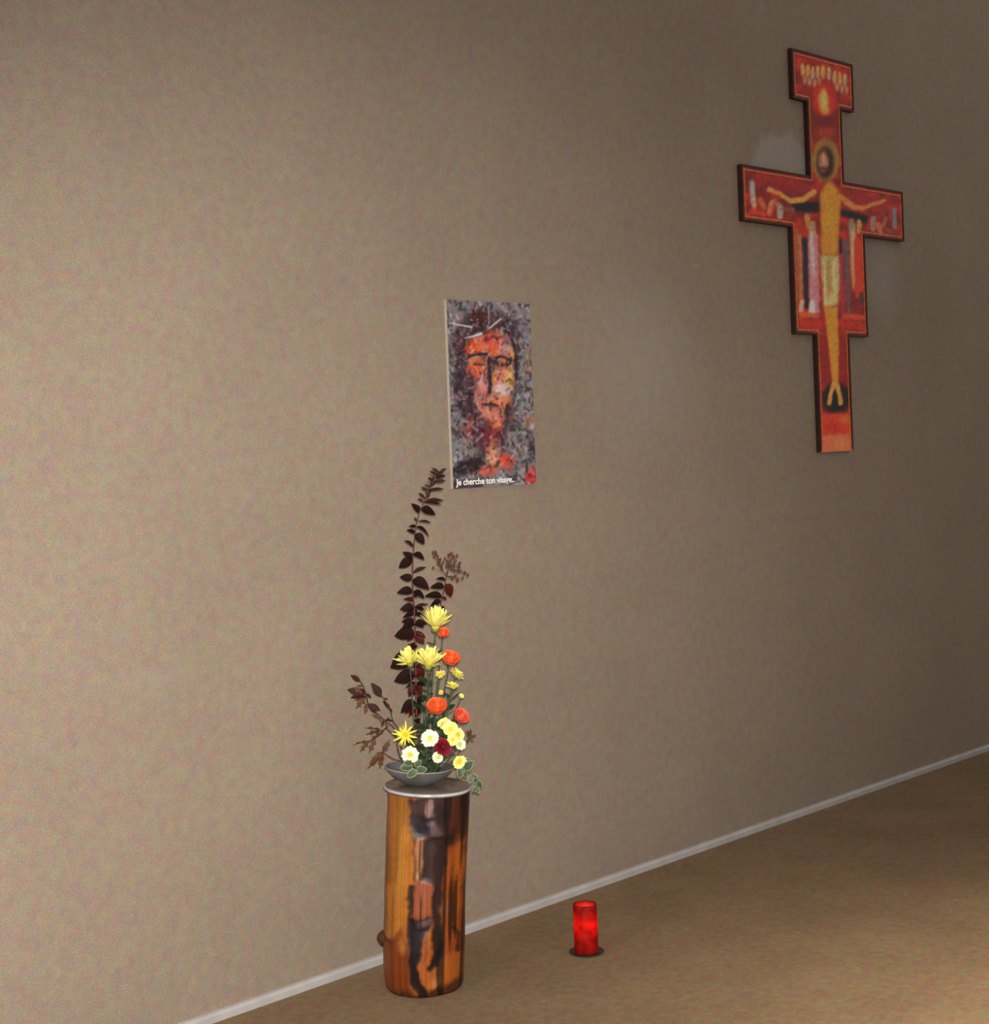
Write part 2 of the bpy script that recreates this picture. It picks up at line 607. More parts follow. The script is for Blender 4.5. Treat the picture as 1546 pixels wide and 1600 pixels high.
    for (x, y, L, r, ang, col) in [(1264, 346, 18, 5, 1.4, (195, 140, 60)), (1272, 356, 14, 4, 1.5, (180, 150, 120)), (1270, 480, 16, 4.5, 1.6, (215, 205, 195)),
                                   (1254, 478, 12, 4, 1.6, (210, 170, 150)), (1332, 352, 14, 4, 1.6, (130, 125, 110)), (1344, 354, 14, 4, 1.6, (200, 150, 70)),
                                   (1314, 384, 20, 3, 1.5, (16, 10, 14)), (1348, 468, 14, 4, 1.5, (60, 50, 60)), (1266, 492, 24, 4, .1, (205, 95, 40)),
                                   (1336, 496, 30, 4, .1, (205, 70, 30))]:
        cv.dab(x, y, L, r + 1.2, ang, col, .85)
    cv.poly([(1250, 498), (1352, 503), (1352, 516), (1250, 512)], (185, 38, 18), 2.5, .85)
    cv.poly([(1280, 525), (1326, 528), (1330, 600), (1286, 600)], (140, 22, 14), 3)
    # plain figure with spread arms
    cv.oval(1292, 250, 22, 34, (150, 112, 44), .12)
    cv.oval(1292, 250, 16, 27, (120, 84, 34), .3, .5)
    cv.line([(1273, 300), (1256, 312), (1237, 314), (1220, 302), (1204, 296)], [4.5, 4.2, 3.6, 2.8, 3.8], (206, 140, 66), 1.0)
    cv.line([(1314, 308), (1336, 324), (1350, 326), (1366, 320), (1384, 314)], [4.5, 4.2, 3.6, 2.8, 3.2], (200, 120, 60), 1.0)
    cv.poly([(1282, 306), (1290, 288), (1300, 284), (1308, 292), (1316, 308), (1313, 350), (1311, 400), (1284, 398), (1284, 350)], (198, 130, 34), 2)
    cv.oval(1299, 345, 9, 40, (212, 142, 40), .5, .7)
    cv.oval(1291, 254, 13.5, 25, (52, 22, 16), .18)
    cv.oval(1288, 252, 8, 16, (172, 116, 82), .3)
    cv.line([(1288, 243), (1288, 256)], 1.2, (200, 150, 115), 1)
    cv.line([(1284, 263), (1292, 264)], 2.5, (80, 30, 24), 1.5, .8)
    cv.poly([(1282, 398), (1312, 400), (1314, 440), (1310, 478), (1288, 480), (1286, 440)], (190, 170, 112), 2)
    cv.poly([(1294, 406), (1300, 406), (1300, 460), (1294, 460)], (165, 110, 50), 2, .8)
    cv.line([(1304, 408), (1306, 470)], 1.6, (222, 196, 120), 1.5)
    cv.line([(1290, 410), (1291, 474)], 1.2, (205, 195, 150), 1.5)
    cv.oval(1308, 622, 22, 24, (16, 9, 9), .2)
    cv.poly([(1289, 480), (1310, 480), (1312, 540), (1311, 604), (1302, 604), (1296, 545)], (204, 134, 36), 1.5)
    cv.line([(1305, 598), (1299, 616), (1297, 630)], [4, 3.2, 3.6], (200, 140, 62), 1)
    cv.line([(1307, 598), (1313, 616), (1315, 630)], [4, 3.2, 3.6], (200, 140, 62), 1)
    cv.rect(1280, 1336, 646, 678, (204, 54, 26), 2)
    cv.oval(1302, 668, 14, 8, (170, 30, 16), .5, .7)
    cv.oval(1322, 656, 9, 6, (215, 110, 50), .5, .7)
    cv.rect(1280, 1340, 679, 712, (214, 100, 66), 2)
    cv.oval(1318, 694, 14, 9, (205, 120, 60), .6, .7)
    cv.warp(0.6, 9)
    for c_ in range(3):
        cv.a[..., c_] = blur(cv.a[..., c_], 1)
    cv.a *= (0.88 + .24 * vnoise(cv.h, cv.w, 9))[..., None]
    GAIN = 1.6

    def colour(x, z):
        u, v = h(x, z)
        c = s2l(cv.get(u, v)) * GAIN
        return np.clip(c, 0.0, 0.9)
    add_mesh('painting', grid_panel(rects, 0.0062, -T - 0.0006, colour), paint_mat('icon_paint', 0.45, 0.3), root)

    # raised border running round the edge, and a fine gold line inside it
    def inset(d):
        res = []
        for i in range(n):
            p0, p1, p2 = outline[i - 1], outline[i], outline[(i + 1) % n]
            x, z = p1
            for (a, c) in ((p0, p1), (p1, p2)):
                dx, dz = c[0] - a[0], c[1] - a[1]
                Ln = math.hypot(dx, dz)
                x += dz / Ln * d
                z += -dx / Ln * d
            res.append((x, z))
        return res

    def ring(d0, d1, y0, y1):
        a, c = inset(d0), inset(d1)
        m = MB()
        vv = [(x, y0, z) for x, z in a] + [(x, y1, z) for x, z in a] + [(x, y1, z) for x, z in c] + [(x, y0, z) for x, z in c]
        ff = []
        for i in range(n):
            j = (i + 1) % n
            if outline[i][1] < 1.45 and outline[j][1] < 1.45:
                continue                                            # the foot is left open
            ff += [(i, j, n + j, n + i), (n + i, n + j, 2 * n + j, 2 * n + i), (2 * n + i, 2 * n + j, 3 * n + j, 3 * n + i)]
        m.add(vv, ff)
        return m
    ring(0, .008, -T - .0003, -T - .004).build('border', mat('cross_border', (66, 28, 20), 0.6, vary=0.5, vscale=70), root, smooth=False)
    ring(.015, .021, -T - .0003, -T - .0022).build('gilt_line', mat('cross_line', (206, 120, 60), 0.5, vary=0.35, vscale=90), root, smooth=False)
    return root


build_cross()

# ------------------------------------------------------------------ poster with a painted face


def build_poster():
    S0, Z0, Wd, Hd, T = 0.410, 1.366, 0.380, 0.584, 0.010
    root = thing('wall_poster', 'tall poster of an expressive painted face with white caption on the wall', 'poster')
    root.location = WALL_O + Vector((0.69110, 0.72275, 0)) * S0 + Vector((0, 0, Z0))
    root.rotation_euler = (0, 0, WALL_ROT)
    MB().box(0, Wd, -T, 0, 0, Hd).build('backing_board', mat('poster_board', (172, 162, 146), 0.6, vary=0.05), root, smooth=False)
    cv = Canvas(120, 70, 850, 1540, 0.5, (118, 112, 118))
    h = homography([(0, Hd), (Wd, Hd), (Wd, 0), (0, 0)], [(145, 92), (774, 108), (822, 1478), (196, 1524)])
    D = (44, 28, 34)
    # hair and dark surround of the head
    cv.poly([(300, 190), (420, 140), (560, 170), (640, 260), (690, 420), (690, 700), (640, 900), (640, 1000), (560, 1150), (320, 1130),
             (230, 900), (205, 600), (220, 330)], (62, 44, 52), 22)
    cv.oval(385, 225, 75, 70, (74, 34, 34), .3)
    cv.oval(610, 280, 70, 60, D, .4, .8)
    cv.oval(250, 440, 45, 150, (84, 46, 52), .5, .8)
    cv.oval(270, 760, 60, 190, (80, 56, 68), .5, .7)
    # face
    cv.poly([(310, 420), (400, 350), (540, 340), (640, 430), (655, 600), (640, 760), (610, 900), (560, 1010), (480, 1050), (400, 960),
             (350, 820), (310, 640)], (182, 108, 92), 14)
    cv.oval(350, 455, 55, 60, (214, 84, 40), .4)
    cv.oval(490, 400, 85, 70, (206, 76, 62), .5)
    cv.oval(500, 480, 40, 50, (222, 96, 54), .5)
    cv.oval(600, 430, 40, 60, (176, 130, 128), .5, .8)
    cv.oval(640, 490, 22, 50, (214, 158, 84), .5, .8)
    cv.oval(360, 620, 55, 55, (216, 78, 36), .4)
    cv.oval(385, 555, 60, 22, (196, 110, 60), .5)
    cv.oval(420, 720, 45, 70, (200, 126, 128), .5)
    cv.oval(540, 690, 36, 60, (206, 110, 74), .5)
    cv.oval(620, 680, 32, 80, (220, 158, 68), .5)
    cv.oval(560, 770, 70, 60, (196, 172, 172), .5, .9)
    cv.oval(330, 780, 45, 130, (70, 46, 56), .5, .8)
    cv.oval(540, 850, 85, 40, (204, 116, 76), .5, .9)
    cv.oval(400, 850, 40, 70, (196, 118, 110), .5, .8)
    # brows, eyes, nose, mouth
    cv.line([(310, 520), (380, 500), (450, 500), (470, 560)], 10, D, 8)
    cv.line([(510, 530), (560, 510), (630, 545)], 10, D, 8)
    cv.oval(380, 575, 48, 10, (90, 46, 36), .5)
    cv.oval(585, 575, 40, 10, (70, 36, 36), .5)
    cv.line([(465, 530), (468, 640), (472, 720), (470, 790)], [16, 12, 10, 14], D, 8)
    cv.oval(500, 560, 36, 44, (70, 48, 60), .5, .8)
    cv.line([(425, 885), (480, 880), (530, 888)], 9, D, 8)
    cv.oval(480, 940, 50, 22, (190, 112, 96), .5)
    # beard, neck, clothes
    cv.poly([(320, 930), (410, 990), (560, 1050), (590, 1100), (560, 1250), (420, 1250), (330, 1180)], (88, 46, 58), 22)
    cv.oval(525, 1020, 40, 50, (214, 98, 54), .5)
    cv.oval(480, 1110, 70, 45, (110, 26, 36), .5)
    cv.oval(310, 1060, 30, 80, (140, 50, 48), .5, .8)
    cv.oval(490, 1270, 45, 110, (200, 124, 84), .6)
    cv.oval(590, 1310, 60, 55, (196, 66, 48), .6)
    cv.oval(440, 1380, 60, 40, (196, 72, 56), .6)
    cv.poly([(195, 1350), (300, 1290), (430, 1260), (440, 1330), (360, 1400), (200, 1440)], (34, 24, 30), 14)
    cv.oval(785, 1430, 45, 70, (196, 44, 44), .4)
    cv.oval(765, 560, 18, 60, (196, 140, 84), .5, .7)
    cv.oval(770, 1010, 45, 60, (160, 96, 60), .6, .6)
    cv.oval(790, 1180, 40, 90, (70, 50, 66), .5, .7)
    cv.oval(220, 1090, 45, 60, (66, 62, 70), .5, .8)
    # brushwork: short strokes in the local colour, pushed lighter and darker
    base = cv.a.copy()
    for i in range(2600):
        x, y = random.uniform(125, 845), random.uniform(80, 1535)
        ii, jj = int((x - 120) * .5), int((y - 70) * .5)
        c = base[min(jj, cv.h - 1), min(ii, cv.w - 1)]
        t = random.random()
        face = 1.0 if (c[0] - c[2]) > 45 else 0.0
        if t < 0.30 * (1 - .45 * face):
            c = c * random.uniform(.22, .6)
        elif t < 0.46 - .08 * face:
            c = c + (np.array((205, 205, 216)) - c) * random.uniform(.25, .7)
        elif t < 0.52:
            c = c + (np.array((170, 80, 50)) - c) * .45
        else:
            c = c * random.uniform(.78, 1.22) + np.array([random.gauss(0, 10) for _ in range(3)])
        cv.dab(x, y, random.uniform(6, 46), random.uniform(7, 17), random.gauss(1.5, .7), np.clip(c, 0, 250), .62)
    # redraw the main dark accents and pale scratches
    for pts, r in (([(465, 530), (468, 640), (472, 720), (470, 790)], [10, 8, 7, 10]), ([(310, 522), (380, 502), (450, 500)], 7),
                   ([(515, 530), (560, 512), (630, 545)], 7), ([(430, 886), (480, 880), (525, 888)], 6), ([(640, 380), (668, 500), (672, 680)], 9),
                   ([(350, 582), (390, 578), (430, 584)], 4), ([(560, 578), (620, 572)], 5)):
        cv.line(pts, r, (36, 22, 28), 6, .85)
    cv.line([(165, 270), (230, 282), (330, 296)], [3, 5, 7], (205, 200, 205), 4, .9)
    cv.line([(285, 382), (350, 365), (405, 345)], [4, 8, 12], (200, 198, 205), 5, .9)
    cv.line([(470, 300), (555, 228)], [6, 7], (196, 190, 196), 4, .9)
    cv.line([(462, 140), (466, 290)], [10, 4], (150, 146, 156), 5, .7)
    cv.poly([(190, 1460), (420, 1440), (420, 1530), (190, 1530)], (44, 36, 42), 14, .75)

    def colour(x, z):
        u, v = h(x, z)
        return np.clip(s2l(cv.get(u, v)) * 1.08, 0, .9)
    add_mesh('print', grid_panel([(0, Wd, 0, Hd)], 0.0026, -T - 0.0006, colour), paint_mat('poster_print', 0.35, 0.35), root)
    fc = bpy.data.curves.new('caption', 'FONT')
    fc.body = 'Je cherche ton visage..'
    fc.size = 0.0275
    fc.offset = 0.0005
    fc.extrude = 0.0003
    tmp = bpy.data.objects.new('caption_tmp', fc)
    COL.objects.link(tmp)
    bpy.context.view_layer.update()
    me = bpy.data.meshes.new_from_object(tmp.evaluated_get(bpy.context.evaluated_depsgraph_get()))
    bpy.data.objects.remove(tmp)
    me.materials.clear()
    xs = [v.co.x for v in me.vertices]
    k = 0.262 / max(xs)
    for v in me.vertices:
        v.co.x *= k
    o = add_mesh('caption', me, mat('caption_white', (250, 248, 244), 0.5), root)
    o.location = (0.014, -T - 0.0012, 0.0105)
    o.rotation_euler = (math.pi / 2, 0, 0)
    o['label'] = 'white caption lettering'
    return root


build_poster()

# ------------------------------------------------------------------ log pedestal
D0 = 4.455
TILT = math.radians(3.4)


def build_pedestal():
    foot = at(662, 1540, D0)
    foot.z = 0.0
    root = thing('log_pedestal', 'upright barkless log pedestal with dark charred hollows and round stone top', 'pedestal', foot)
    # silhouette: (photo row, left, right)
    sil = [(1232, 606, 735), (1260, 606, 734), (1300, 604, 732), (1340, 603, 730), (1380, 601.5, 728), (1420, 601, 727), (1450, 600, 727),
           (1470, 599, 727), (1500, 599.5, 726), (1525, 601, 725), (1537, 603, 724), (1541.5, 606, 721)]
    ys = np.array([r[0] for r in sil], float)
    top_z, bot_z = at(668, 1232, D0).z, 0.0
    cv = Canvas(140, 235, 720, 1535, 0.6, (186, 108, 34))
    cv.oval(270, 650, 45, 470, (206, 138, 56), .5, .9)
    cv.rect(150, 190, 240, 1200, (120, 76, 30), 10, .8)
    cv.oval(240, 1010, 60, 170, (200, 130, 50), .5, .6)
    cv.poly([(150, 1170), (240, 1150), (300, 1080), (345, 1200), (350, 1500), (150, 1500)], (142, 66, 22), 9)
    cv.oval(300, 1180, 22, 50, (206, 124, 58), .5, .8)
    cv.oval(190, 1170, 40, 14, (90, 40, 20), .5, .8)
    cv.poly([(315, 255), (700, 255), (700, 520), (640, 560), (560, 520), (470, 530), (430, 480), (380, 500), (330, 460)], (72, 44, 42), 6)
    cv.poly([(560, 290), (700, 280), (700, 500), (570, 520)], (84, 38, 26), 14)
    cv.oval(395, 430, 70, 70, (24, 16, 22), .35)
    cv.oval(350, 390, 35, 40, (48, 30, 34), .4)
    cv.rect(428, 476, 275, 375, (168, 130, 122), 7)  # bright highlight painted into the wood colour
    cv.oval(520, 370, 50, 60, (40, 26, 30), .5, .8)
    cv.poly([(430, 410), (470, 400), (520, 470), (600, 480), (590, 505), (470, 515)], (104, 82, 88), 8)  # grey highlight, painted in as well
    cv.oval(585, 540, 50, 70, (42, 20, 16), .5)
    cv.poly([(345, 480), (378, 480), (378, 770), (352, 770), (362, 640)], (120, 70, 34), 5)
    cv.poly([(372, 495), (425, 495), (415, 650), (395, 760), (372, 760)], (200, 132, 86), 5)
    cv.poly([(425, 500), (560, 500), (556, 700), (545, 1000), (552, 1150), (575, 1320), (500, 1350), (480, 1100), (480, 780), (405, 770), (410, 640)], (50, 26, 22), 6)
    cv.rect(455, 480, 560, 800, (74, 44, 36), 6, .8)
    cv.oval(380, 742, 8, 16, (225, 190, 160), .5)
    cv.poly([(365, 775), (475, 775), (475, 1010), (365, 1010)], (172, 88, 56), 6)
    cv.oval(420, 960, 12, 35, (196, 90, 34), .5)
    cv.poly([(330, 800), (366, 800), (362, 1010), (335, 1010)], (62, 36, 32), 5)
    cv.poly([(340, 1010), (470, 1000), (470, 1060), (440, 1130), (440, 1230), (410, 1330), (420, 1420), (470, 1440), (440, 1520), (390, 1500),
             (345, 1420)], (34, 18, 24), 6)
    cv.oval(430, 1035, 45, 24, (110, 82, 82), .5)  # purple-grey highlight painted on the dark hollow
    cv.rect(556, 672, 560, 1400, (160, 74, 24), 12, .9)
    cv.oval(635, 700, 30, 160, (196, 104, 30), .5)
    cv.oval(585, 960, 45, 50, (160, 92, 74), .5, .8)
    cv.oval(640, 900, 14, 200, (196, 96, 30), .6, .8)
    cv.poly([(430, 1130), (480, 1110), (500, 1330), (560, 1330), (560, 1270), (660, 1250), (660, 1440), (580, 1500), (470, 1500), (420, 1400)],
            (186, 98, 34), 9)
    cv.oval(520, 1430, 40, 40, (214, 140, 92), .6, .9)  # painted highlight on the lower orange swirl
    cv.line([(490, 1340), (520, 1290), (545, 1210), (530, 1100)], [16, 24, 20, 16], (40, 20, 16), 8)
    cv.line([(440, 1100), (455, 1200), (440, 1300)], [8, 12, 8], (160, 80, 44), 6)
    cv.line([(630, 1100), (655, 1150), (650, 1260)], [8, 10, 8], (70, 34, 18), 8)
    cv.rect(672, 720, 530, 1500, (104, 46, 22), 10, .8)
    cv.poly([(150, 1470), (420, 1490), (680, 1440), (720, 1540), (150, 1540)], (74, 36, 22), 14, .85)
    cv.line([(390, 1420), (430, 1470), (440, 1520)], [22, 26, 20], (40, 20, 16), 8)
    cv.warp(16, 90)
    cv.warp(8, 26)
    for c_ in range(3):
        cv.a[..., c_] = blur(cv.a[..., c_], 2)
    cv.warp(3, 7)
    # smoky stains drawn along the grain
    st_ = np.clip((vnoise(40, cv.w, 11)[np.linspace(0, 39, cv.h).astype(int)] - .52) * 2.6, 0, .55)
    st_ *= np.clip((cv.X - 330) / 60, .25, 1)
    cv.a *= (1 - st_)[..., None]
    # long grain
    g = vnoise(cv.h, cv.w, 4)
    g = blur(g, 1)
    cols = vnoise(4, cv.w, 3)[1][None, :]
    cv.a *= (0.84 + 0.22 * cols + 0.12 * g)[..., None]

    NA, NZ = 260, 200
    zz = np.linspace(0, 1, NZ)                                       # 0 foot .. 1 top
    row = 1541.5 - zz * (1541.5 - 1232)
    lft, rgt = np.interp(row, ys, [r[1] for r in sil]), np.interp(row, ys, [r[2] for r in sil])
    th = np.linspace(0, 2 * math.pi, NA, endpoint=False)
    k = D0 / F_PX
    V = []
    lum = blur(cv.a.mean(axis=2), 9)
    lc = Canvas(140, 235, 720, 1535, 0.6, (0, 0, 0))
    lc.a = np.repeat(lum[..., None], 3, 2)
    C = []
    for i in range(NZ):
        cpix = (lft[i] + rgt[i]) / 2
        c = at(cpix, row[i], D0)
        r = (rgt[i] - lft[i]) / 2 * k
        z = bot_z + zz[i] * (top_z - bot_z)
        tt = np.cos(th)                                              # -1 left .. 1 right in the view
        ux, uy = 140 + 30 + (tt + 1) / 2 * 520, np.full(NA, 248 + (1 - zz[i]) * 1270)
        back = np.sin(th) > 0
        ux = np.where(back, 430 - (ux - 430) * .55 - 130, ux)
        dark = np.clip((95 - lc.get(ux, uy)[:, 0]) / 70, 0, 1) * np.clip(1 - np.abs(tt) ** 6, 0, 1)
        lump = .012 * np.sin(3 * th + 1.0 + 2 * zz[i]) * np.abs(np.sin(th)) + .010 * np.sin(7 * th + 5 * zz[i]) * np.abs(np.sin(th))
        rr = r * (1 + lump) - .004 * dark
        V.append(np.stack([c.x + rr * np.cos(th), D0 + rr * np.sin(th), np.full(NA, z)], 1) - np.array(foot))
        C.append(np.clip(s2l(cv.get(ux, uy)) * 0.62, 0, .9))
    V, C = np.concatenate(V), np.concatenate(C)
    I, J = np.mgrid[0:NZ - 1, 0:NA]
    J2 = (J + 1) % NA
    Fc = np.stack([I * NA + J, I * NA + J2, (I + 1) * NA + J2, (I + 1) * NA + J], -1).reshape(-1, 4)
    log = add_mesh('log', painted_mesh(V, Fc, C), paint_mat('stripped_wood', 0.42, 0.35, 0.07, 90), root, smooth=True)
    # end faces so the log is solid
    cap = MB()
    ring_t = [tuple(v) for v in V[-NA:]]
    ring_b = [tuple(v) for v in V[:NA]]
    eg = mat('end_grain', (120, 78, 44), 0.7, vary=0.2)
    cap.add(ring_t, [tuple(range(NA))])
    cap.build('cut_end', eg, root, smooth=False)
    MB().add(ring_b, [tuple(range(NA))[::-1]]).build('cut_end', eg, root, smooth=False)
    # branch stub low on the left
    st = at(601, 1466, D0) - foot
    stub = MB()
    pts = [st + Vector((0.014, 0, 0.004)), st + Vector((0.004, -.004, 0.004)), st + Vector((-0.006, -.006, 0.007)), st + Vector((-0.014, -.007, 0.012)), st + Vector((-0.0165, -.007, 0.014))]
    stub.tube(pts, [.034, .030, .021, .0125, .004], 14)
    stub.build('branch_stub', mat('stub_wood', (66, 34, 19), 0.5, vary=0.3, vscale=60), root)
    # round top plate
    pc = at(668, 1232, D0) - foot
    pl = MB()
    R, th_ = 0.1195, 0.0150
    pl.lathe([(R - .004, 0), (R - .001, .002), (R, .005), (R, th_ - .005), (R - .0012, th_ - .0018), (R - .004, th_), (R * .5, th_), (0.001, th_)], 72)
    o = pl.build('top_plate', mat('stone_plate', (104, 92, 82), 0.16, vary=0.1, vscale=22, spec=0.6), root)
    o.location = pc + Vector((0, 0, -0.0035))
    o.rotation_euler = (0, TILT, 0)
    o['label'] = 'round polished stone top'
    eb = MB()
    eb.tube([(math.cos(a) * (R - .0012), math.sin(a) * (R - .0012), th_ * .55) for a in np.linspace(0, 2 * math.pi, 73)], .0042, 10, cap=False)
    e = eb.build('plate_edge', mat('plate_edge', (176, 176, 182), 0.25, vary=0.25, vscale=26, spec=0.7), root)  # edge highlights put into this rim's whitish colour
    e.location, e.rotation_euler = o.location, o.rotation_euler
    e['label'] = 'rounded rim of the stone top, its bright highlights painted pale'
    return root, foot, foot + pc


PED, FOOT, PC = build_pedestal()
PLATE_TOP = PC + Vector((0, 0, -0.0035)) + Vector((math.sin(TILT), 0, math.cos(TILT))) * 0.0150

# ------------------------------------------------------------------ bowl
BK = D0 / F_PX


def build_bowl():
    off = (655 - 668) * BK
    c = PLATE_TOP + Vector((math.cos(TILT), 0, -math.sin(TILT))) * off
    o = thing('flower_bowl', 'shallow grey ceramic bowl holding the flowers on the log', 'bowl', c, rot=(0, TILT, 0))
    R = 0.0965
    prof = [(.030, 0.0), (.034, .001), (.052, .009), (.072, .022), (.086, .035), (R - .001, .0470), (R, .0490)]
    inner = [(R - .003, .0490), (R - .006, .0465), (.082, .036), (.068, .0245), (.048, .0125), (.02, .008), (.001, .007)]
    m = MB()
    m.lathe(prof + inner, 72)
    m.build('bowl_body', mat('grey_ceramic', (98, 96, 98), 0.32, vary=0.25, vscale=18, spec=0.55), o)
    t = MB()
    ring = [(math.cos(a) * (R - .0015), math.sin(a) * (R - .0015), .0490) for a in np.linspace(0, 2 * math.pi, 73)]
    t.tube(ring, .0018, 6, cap=False)
    t.build('rim', mat('bowl_rim', (146, 142, 142), 0.3, spec=0.6), o)
    return o, c


BOWL, BC = build_bowl()
BIN = BC + Vector((0, 0, 0.012))                                   # inside the bowl, where stems stand

# ------------------------------------------------------------------ plants
M_STEM = mat('green_stem', (62, 76, 50), 0.55, vary=0.25)
M_BRSTEM = mat('brown_stem', (70, 42, 32), 0.6, vary=0.3)
M_DKSTEM = mat('maroon_stem', (82, 46, 36), 0.6, vary=0.3)
M_LEAF_DK = mat('dark_maroon_leaf', (27, 13, 13), 0.7, col2=(40, 19, 17), vscale=90, spec=0.1)
M_LEAF_RED = mat('red_maroon_leaf', (84, 18, 12), 0.6, col2=(48, 16, 15), vscale=70, spec=0.2)
M_LEAF_BR = mat('bronze_leaf', (66, 34, 24), 0.7, col2=(38, 21, 17), vscale=90, spec=0.2)
M_LEAF_OAK = mat('brown_leaf', (106, 66, 36), 0.65, col2=(68, 44, 32), vscale=70, spec=0.2)
M_LEAF_GR = mat('deep_green_leaf', (28, 40, 28), 0.5, col2=(46, 62, 38), vscale=60, spec=0.3)
M_IVY = mat('ivy_green', (62, 84, 52), 0.5, col2=(40, 58, 38), vscale=60)
M_IVY_EDGE = mat('ivy_cream_edge', (122, 132, 88), 0.5, vary=0.15)
M_YEL = mat('yellow_petal', (250, 246, 158), 0.6, gain=1.0, col2=(242, 232, 104), vscale=40)
M_YELB = mat('bright_yellow_petal', (250, 232, 96), 0.6, col2=(246, 214, 60), vscale=30)
M_YELD = mat('muted_yellow_petal', (214, 206, 84), 0.6, col2=(232, 224, 120), vscale=40)
M_PALE = mat('pale_yellow_petal', (250, 246, 170), 0.6, col2=(244, 234, 120), vscale=40)
M_WHITE = mat('white_petal', (252, 252, 226), 0.6, col2=(240, 240, 196), vscale=40)
M_EYE = mat('yellow_eye', (222, 196, 52), 0.7, bump=0.6, bscale=600)
M_EYE_GR = mat('green_yellow_eye', (204, 206, 96), 0.7, bump=0.6, bscale=600)
M_GOLD = mat('golden_eye', (248, 186, 24), 0.7, bump=0.6, bscale=600)
M_ORANGE = mat('orange_petal', (248, 78, 26), 0.55, col2=(250, 146, 84), vscale=75)
M_CORAL = mat('coral_petal', (238, 76, 54), 0.55, col2=(246, 138, 100), vscale=75)
M_RED = mat('crimson_petal', (136, 16, 38), 0.6, col2=(98, 8, 26), vscale=70)
M_CALYX = mat('calyx_green', (92, 116, 64), 0.55, vary=0.2)
M_BUD = mat('russet_bud', (92, 46, 34), 0.55, vary=0.3)


def leaf_mesh(name, m, shape, fold=0.22, curl=-0.25, rows=7):
    """unit leaf along +x, blade in x/y, folded along the midrib; shape(t) -> half width"""
    mb = MB()
    vv, ff = [], []
    for i in range(rows):
        t = i / (rows - 1)
        w = max(shape(t), 0.004)
        z = curl * t * t
        for s in (-1, -.5, 0, .5, 1):
            vv.append((t, s * w, z + abs(s) * w * fold))
    for i in range(rows - 1):
        for j in range(4):
            a = i * 5 + j
            ff.append((a, a + 5, a + 6, a + 1))
    mb.add(vv, ff)
    return mb.mesh(name, m)


ov = lambda t: 0.30 * math.sin(math.pi * min(1, t ** .8)) ** .8 if 0 < t < 1 else 0
ovn = lambda t: 0.20 * math.sin(math.pi * t) ** .9 if 0 < t < 1 else 0
nar = lambda t: 0.09 * math.sin(math.pi * t) ** .8 if 0 < t < 1 else 0
oak = lambda t: (0.26 * math.sin(math.pi * t) ** .8 * (0.62 + 0.38 * math.cos(t * 19))) if 0 < t < 1 else 0
LM = {
    'dk': leaf_mesh('leaf', M_LEAF_DK, ov, .35, -.38), 'red': leaf_mesh('leaf', M_LEAF_RED, ov, .35, -.34),
    'br': leaf_mesh('leaf', M_LEAF_BR, ovn, .3, -.2), 'oak': leaf_mesh('leaf', M_LEAF_OAK, oak, .15, -.15, 13),
    'oakn': leaf_mesh('leaf', M_LEAF_BR, ovn, .2, -.2), 'gr': leaf_mesh('leaf', M_LEAF_GR, ovn, .2, -.25), 'nar': leaf_mesh('leaf', M_LEAF_GR, nar, .2, -.15),
    'ivy': leaf_mesh('leaf', M_IVY, lambda t: .32 * math.sin(math.pi * t ** .7) ** .6 if 0 < t < 1 else 0, .12, -.12),
    'ivye': leaf_mesh('leaf_edge', M_IVY_EDGE, lambda t: .37 * math.sin(math.pi * t ** .7) ** .55 if 0 < t < 1 else 0, .12, -.12),
}


def frame_to(base, tip, facing=(0, -1, 0), roll=0.0):
    """matrix whose x axis runs base->tip (scaled to its length) and whose z looks along facing"""
    x = (tip - base)
    L = x.length
    x.normalize()
    z = Vector(facing) - x * x.dot(Vector(facing))
    if z.length < 1e-4:
        z = x.orthogonal()
    z.normalize()
    y = z.cross(x)
    M = Matrix((x, y, z)).transposed()
    M = M @ Matrix.Rotation(roll, 3, 'X')
    return M.to_4x4(), L


def put_leaf(root, key, base, tip, width=1.0, roll=None, facing=(0, -1, 0.35), name='leaf', parent=None):
    o = bpy.data.objects.new(name, LM[key])
    COL.objects.link(o)
    M, L = frame_to(base, tip, facing, random.uniform(-.5, .5) if roll is None else roll)
    M = Matrix.Translation(base - Vector(root.location)) @ M @ Matrix.Diagonal((L, L * width, L, 1))
    o.parent = root
    o.matrix_local = M
    return o


def c4(x, y):
    return 530 + x / 6.154, 720 + y / 6.154


def c5(x, y):
    return 530 + x / 6.442, 930 + y / 6.442


def c6(x, y):
    return 530 + x / 6.442, 1040 + y / 6.442


def stem_path(px, dys, foot=None):
    """photo points with their own nearness (metres in front of the bowl centre, minus = nearer)"""
    P = [at(u, v, D0 + d) for (u, v), d in zip(px, dys)]
    return P


def nearest(P, q):
    return min(P, key=lambda p: (p - q).length)


def base_in_bowl(dx, dy):
    return BIN + Vector((dx, dy, -0.004 + 0.4 * abs(dx) * abs(dx) * 8))


